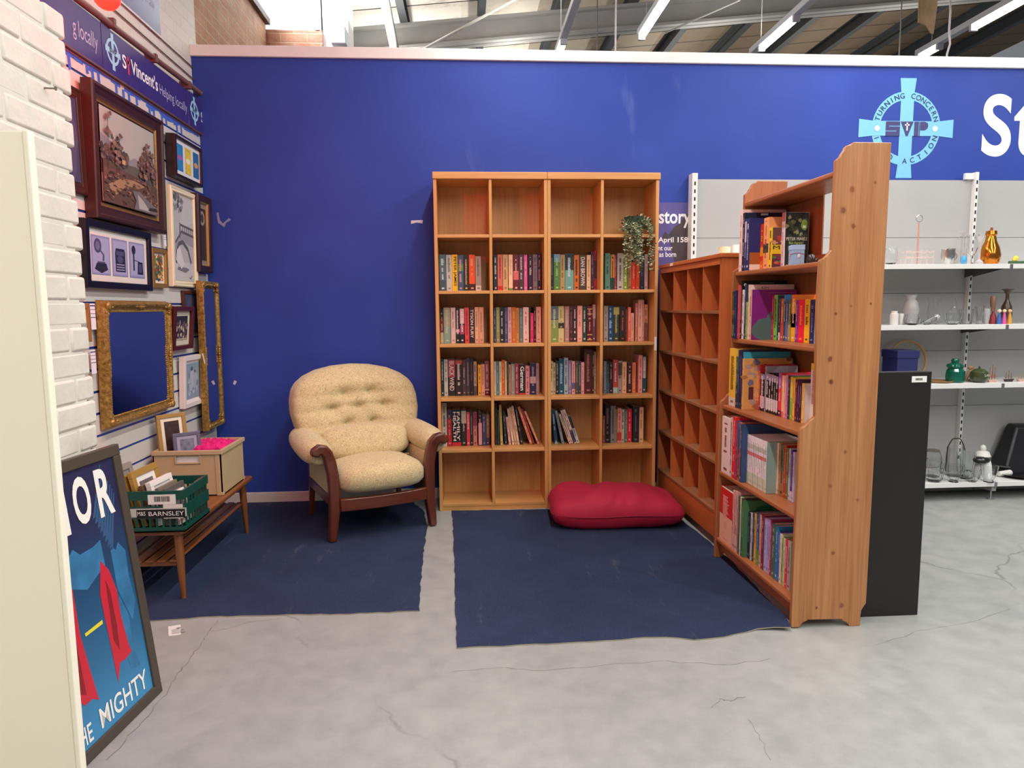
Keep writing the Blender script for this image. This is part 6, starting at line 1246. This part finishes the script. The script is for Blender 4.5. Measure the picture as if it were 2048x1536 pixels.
b = MB(); b.tube([(-.028, -.028, .045), (.0, -.0285, .05), (.028, -.028, .043), (.028, .028, .045), (-.028, .028, .045), (-.028, -.028, .045)], .0011, 5); b.build('thread', M('b04858', .6), t, local=True); b = MB(); b.ell((.004, -.0285, .036), (.006, .0015, .009), 10, 6); b.ell((-.0285, .0, .034), (.0015, .005, .012), 10, 6); b.build('charm', M('e6e6ea', .3, .3), t, local=True, smooth=60)
b = MB(); b.lathe([(.012, 0), (.017, .008), (.018, .024), (.012, .04), (.003, .043)], (1.435, 2.80, PSH[1][0]+.001), 14); b.tube([(1.452, 2.80, .018+PSH[1][0]), (1.463, 2.80, .028+PSH[1][0]), (1.460, 2.80, .006+PSH[1][0])], .003, 6); tag(b.build('trinket', M('2a2626', .35, coat=.4), smooth=60), 'small dark trinket half hidden behind the pale blue gift box', 'ornament')
donk = [(bl(.4, .2, .42, .24, 20, .08), '54706e'), (bl(.52, .45, .2, .12, 18, .1), '5c7876'), (rc(.35, .94, 1, .945), 'c080b0')]
prow(1, (1440, 550), 8.533, 640, [(176, 240, 280, '2e2c22', '6a7a4a', {'X': 1.318, 'b': ((.05, .3, '6a6a48'), (.5, .6, '8a5a40'))}), (246, 268, 265, '16245a', '8098d0', {'d': .2, 'c': cov('1a2a62', (('T', .24, .48, .22, .08, 'f0f0f4'),), ((bl(.38, .27, .12, .1, 14, .3), 'e088a8'), (bl(.3, .78, .08, .1, 12, .4), '5a7a50')))}), (300, 316, 170, 'dc4a50', 'f0b0b0', {'d': .2}), (345, 362, 95, '141414', 'd8d8d8', {'d': .235, 'c': cov('161416', (), ((bl(.06, .93, .03, .025), 'e8e4dc'), (rc(.4, .955, .7, .965), 'a8a8a8')))}), (372, 404, 250, 'e8e0e0', '9a4040', {'d': .17}), (408, 434, 160, '2c3c52', '90a8b8', {'d': .2, 'c': cov('2c3e54')}), (438, 470, 460, '9cb466', '5a7030', {'d': .15}), (472, 492, 165, 'ecccb8', 'b08070', {'d': .24, 'c': cov('f0d0c8', (('Di', .25, .93, .16, .03, '604848'),))}), (500, 534, 250, 'd8b89c', '8a5040', {'d': .18}), (536, 546, 250, '7a1f78', 'd0a0d0', {'d': .235, 'c': cov('86247e', (('Hee !', .52, .66, .34, .05, 'e0c8e0'),), donk)}), (880, 912, 350, 'bc2460', 'f0a0c0'), (916, 974, 340, '8cd450', '2a6a30'), (976, 1000, 345, '2c4456', 'a0b8c0'), (1002, 1030, 360, '38304a', 'd0d0e0', {'b': ((0, .18, 'e0e0e8'),)}), (1036, 1082, 400, 'c47c3a', 'f0d0a0', {'b': ((0, .5, 'd04838'),)}), (1085, 1118, 335, '3c88c0', 'd0e8f8', {'b': ((0, .85, '3a4c58'),)}), (1120, 1160, 420, '486480', 'c8d8e0', {'b': ((0, .45, '6a70a0'),)}), (1162, 1212, 410, '566a44', 'd8d080', {'b': ((0, .4, 'a89858'),)}), (1216, 1288, 335, 'f07a1e', 'fae0c0', {'b': ((.0, .84, 'eeae24'), (.3, .6, 'f09020')), 'd': .15, 'c': cov('f07c20')}), (1290, 1328, 430, '7c3aa4', 'd0a8e0'), (1332, 1438, 420, 'ec1c40', 'f8a060'), (1442, 1530, 410, 'f4bc22', '5a4a18'), (1536, 1612, 420, '222864', '8090d0'), (1616, 1690, 410, '92d4ec', '285a80')])
tan = [(bl(R.uniform(0, 1), R.uniform(0, 1), .07, .06, 9, .5), R.choice(['c07c44', 'e0a868', '8a5a3c', 'a86a50', 'b89088', '7a6a88'])) for _ in range(40)]+[(rc(.1, .2, .2, .45), '5a2a30'), (rc(.42, .2, .45, .9), '4a3434'), (rc(.55, .1, .95, .75), '9a84a4')]
prow(2, (1440, 690), 8.533, 775, [(216, 262, 60, 'f2c442', '90701c', {'X': 1.312, 'b': ((0, .15, 'e0d0c8'),)}), (266, 298, 200, '4a5a50', 'a8b090', {'b': ((0, .5, '283448'),)}), (300, 326, 85, '28304e', '8088b0'), (330, 366, 80, '30203c', '7868a0'), (382, 392, 120, '3aa6be', 'c0e8f0', {'d': .23, 'c': cov('3a9ab0')}), (372, 394, 235, 'e0b070', '8a5a30', {'d': .24, 'c': cov('dc9c58', (), tan)}), (662, 688, 335, 'cc3438', 'f0b0a8', {'d': .2, 'c': cov('c8383c')}), (690, 760, 490, '181618', 'f0e0e4', {'b': ((.85, 1, '8890b8'), (.08, .4, 'd8c0c8'))}), (764, 786, 360, 'a49cac', '686078', {'d': .15}), (790, 830, 480, '181618', 'ece4e8', {'b': ((.82, 1, 'a08ca0'), (.08, .38, 'd8d0d4'))}), (832, 872, 495, '181618', 'ece4e8', {'b': ((.82, 1, 'a08ca0'), (.08, .38, 'd8d0d4'))}), (874, 914, 505, '181618', 'ece4e8', {'b': ((.82, 1, 'a08ca0'), (.08, .38, 'd8d0d4'))}), (916, 954, 520, '181618', 'ece4e8', {'b': ((.82, 1, 'a08ca0'), (.08, .38, 'd8d0d4'))}), (956, 992, 535, '181618', 'ece4e8', {'b': ((.82, 1, 'a08ca0'), (.08, .38, 'd8d0d4'))}), (998, 1052, 480, 'e43a4c', 'f8c0c0', {'b': ((.65, 1, 'a050a0'), (0, .14, '3a2024'))}), (1058, 1090, 520, 'f2cc94', 'b08048', {'b': ((0, .14, 'e05060'),)}), (1094, 1122, 525, 'ecaaa8', 'a06060'), (1126, 1156, 510, 'dc80a0', '903858'), (1162, 1198, 530, '2a3040', '8090a8'), (1202, 1244, 540, '8cb444', 'e8e070', {'b': ((.5, 1, 'e0b840'),)}), (1248, 1282, 560, 'f2b454', 'b86820'), (1286, 1326, 590, '5c1a2a', 'c09098'), (1330, 1360, 600, '4c2048', 'a880a8'), (1364, 1396, 610, '3c1a34', 'a08098'), (1402, 1444, 655, 'f2ca74', 'c09038', {'d': .15, 'c': cov('eeeae4', (), ((rc(.15, .7, .7, .95), '4a4a54'), (rc(.55, .72, .8, .85), 'c84858'), (rc(.2, .32, .7, .48), '5a8a4a'), (rc(.3, .08, .6, .2), '3a4a5a')))}), (1545, 1632, 315, 'f0eae4', 'c860a0', {'b': ((.88, 1, 'e8e050'),)})])
prow(3, (1430, 820), 8.533, 900, [(190, 250, 125, 'f4dcd4', '984040', {'X': 1.283}), (254, 288, 130, 'dcc8c0', '705850'), (292, 352, 115, 'e22a32', 'f4b0a8'), (356, 380, 185, '6c4a7a', 'b090c0'), (384, 426, 215, 'b25c4c', '382820', {'b': ((.55, 1, '5a6a98'),)}), (430, 452, 250, '344a6c', 'c8d0e0', {'d': .21, 'c': cov('38507a', (), ((bl(.75, .62, .06, .06), 'd8d8e0'), (bl(.75, .22, .12, .12), 'c0a878'), (rc(.5, .8, .7, .82), 'c8d0e0')))})]+
     [(552+30*k, 580+30*k, 420+12*k, 'f4e6e8', '9ab0a4', {'b': ((.6, .68, 'e05a5a'), (.0, .26, ['b8c8a8', 'dcd0a0', 'c8d4d0'][k % 3]), (.74, .84, 'c8c0b0'))}) for k in range(11)]+
     [(886, 904, 545, '8ca49c', '5a7068', {'d': .2, 'c': cov('92aca2', (), ((bl(.4, .9, .2, .045), '6a3848'), (bl(.8, .74, .3, .08), 'e0d0d4'), (bl(.9, .4, .25, .2), '50605c'), (rc(.5, .08, 1, .18), 'e0d4d0')))}), (1064, 1086, 560, 'f2dcc4', 'c0a088'), (1092, 1118, 565, 'c48c64', '704a30'), (1122, 1186, 590, 'a6744c', '382018', {'b': ((.5, 1, '6a7a50'),)}), (1190, 1222, 610, 'cc3624', 'f0b090'), (1226, 1262, 650, '6c7a4a', 'c0c890'), (1268, 1298, 660, 'ccc4ca', '706878'), (1302, 1336, 690, '423a92', 'a8a0d8', {'b': ((0, .2, 'd0ccdc'),)}), (1338, 1364, 720, 'd4ccdc', '807890')], Y0=3.338)
leafc = [(bl(.5, .78, .3, .14, 14, .2), '1f6a48'), (bl(.4, .5, .25, .1, 12, .3), 'b0a868'), (bl(.7, .35, .15, .1, 12, .3), 'c85a78'), (bl(.4, .1, .3, .08, 12, .3), '6a9a70')]
prow(4, (1420, 960), 4.8, 1090, [(193, 206, 90, 'd42c24', 'f0a898', {'X': 1.282, 'b': ((0, .5, 'f0b898'),)}), (208, 221, 100, 'e8b4ac', 'a85858'), (222, 236, 105, 'dca49c', '984850'), (237, 251, 110, 'e6b8b0', '984850'), (252, 262, 118, 'c8948c', '784038'), (263, 277, 155, '3a5c42', '90a890'), (279, 291, 165, 'ccdcbc', '708868'), (292, 299, 175, '5a4a38', '988868'), (300, 312, 200, '4c7c52', 'b0d0a8', {'d': .2, 'c': cov('4e7e54', (), leafc)}), (358, 380, 310, '2a2a4c', '8888b0'), (384, 400, 320, 'd0c8c0', '807870'), (402, 420, 320, '30465c', '90a0b0'), (421, 440, 325, 'ecae44', 'a06818'), (441, 469, 322, '405a84', 'a0b8d0', {'b': ((0, .3, '6a9a4a'),)}), (471, 489, 335, 'e4ac94', '984838'), (490, 514, 335, '82304a', 'd898a8'), (520, 544, 370, 'b4bce4', '6070a8'), (545, 560, 375, 'bca6dc', '7858a0'), (561, 575, 380, 'd0a0c8', '885080'), (576, 590, 385, 'a43264', 'e8a0b8'), (592, 626, 420, '526a58', 'a8c0a0'), (628, 654, 440, '327cac', 'c0e0f0'), (656, 669, 500, '5a5ab4', 'b0b0e0'), (670, 689, 520, 'e4dcc4', '988870'), (690, 704, 555, '9cb464', '506830'), (706, 724, 565, 'ccccA4'.lower(), '787850'), (726, 748, 575, 'e4324c', 'f8b0b8'), (749, 780, 590, 'b4a494', '685848')])
# ================================================================== LIGHT AND CAMERA
def area(name, loc, sx, sy, watts, col=(1, .975, .94), rot=(0, 0, 0)):
    l = bpy.data.lights.new(name, 'AREA'); l.shape = 'RECTANGLE'; l.size = sx; l.size_y = sy; l.energy = watts; l.color = col
    o = bpy.data.objects.new(name, l); COL.objects.link(o); o.location = loc; o.rotation_euler = rot; return o
for x, w in ((-2.6, 80), (.4, 135), (2.6, 160), (4.8, 160)):
    area('row_light', (x, .9, 3.66), .12, 7.4, w)
for x in (.6, 2.9, 5.2): area('row_light', (x, 9.5, 3.66), .12, 7, 45); area('roof_fill_up', (x, 8.5, 3.83), .1, 6, 40, rot=(PI, 0, 0))  # upward ones added to brighten the roof, as spill from bare tubes
area('roof_fill_up', (-.7, 7.5, 3.83), .1, 4, 40, rot=(PI, 0, 0))  # extra upward fill for the roof's left side, no tube row hangs here
area('window_light', (-1.62, 6.0, 4.4), .7, 1.1, 160, (.86, .93, 1.), (0, -PI/2, 0))
w = bpy.data.worlds.new('world'); SC.world = w; w.use_nodes = True
w.node_tree.nodes['Background'].inputs[0].default_value = (.80, .86, .92, 1); w.node_tree.nodes['Background'].inputs[1].default_value = .2
cd = bpy.data.cameras.new('camera'); cd.sensor_fit = 'HORIZONTAL'; cd.sensor_width = 36; cd.lens = F*36/2048; cd.clip_end = 100; cd.clip_start = .05
co = bpy.data.objects.new('camera', cd); COL.objects.link(co)
mw = Matrix((( RT.x, UP.x, -FW.x, CAM.x), (RT.y, UP.y, -FW.y, CAM.y), (RT.z, UP.z, -FW.z, CAM.z), (0, 0, 0, 1))); co.matrix_world = mw
SC.camera = co
SC.view_settings.view_transform = 'Standard'; SC.view_settings.look = 'None'; SC.view_settings.gamma = 1; SC.view_settings.use_curve_mapping = False
SC.view_settings.exposure = .15
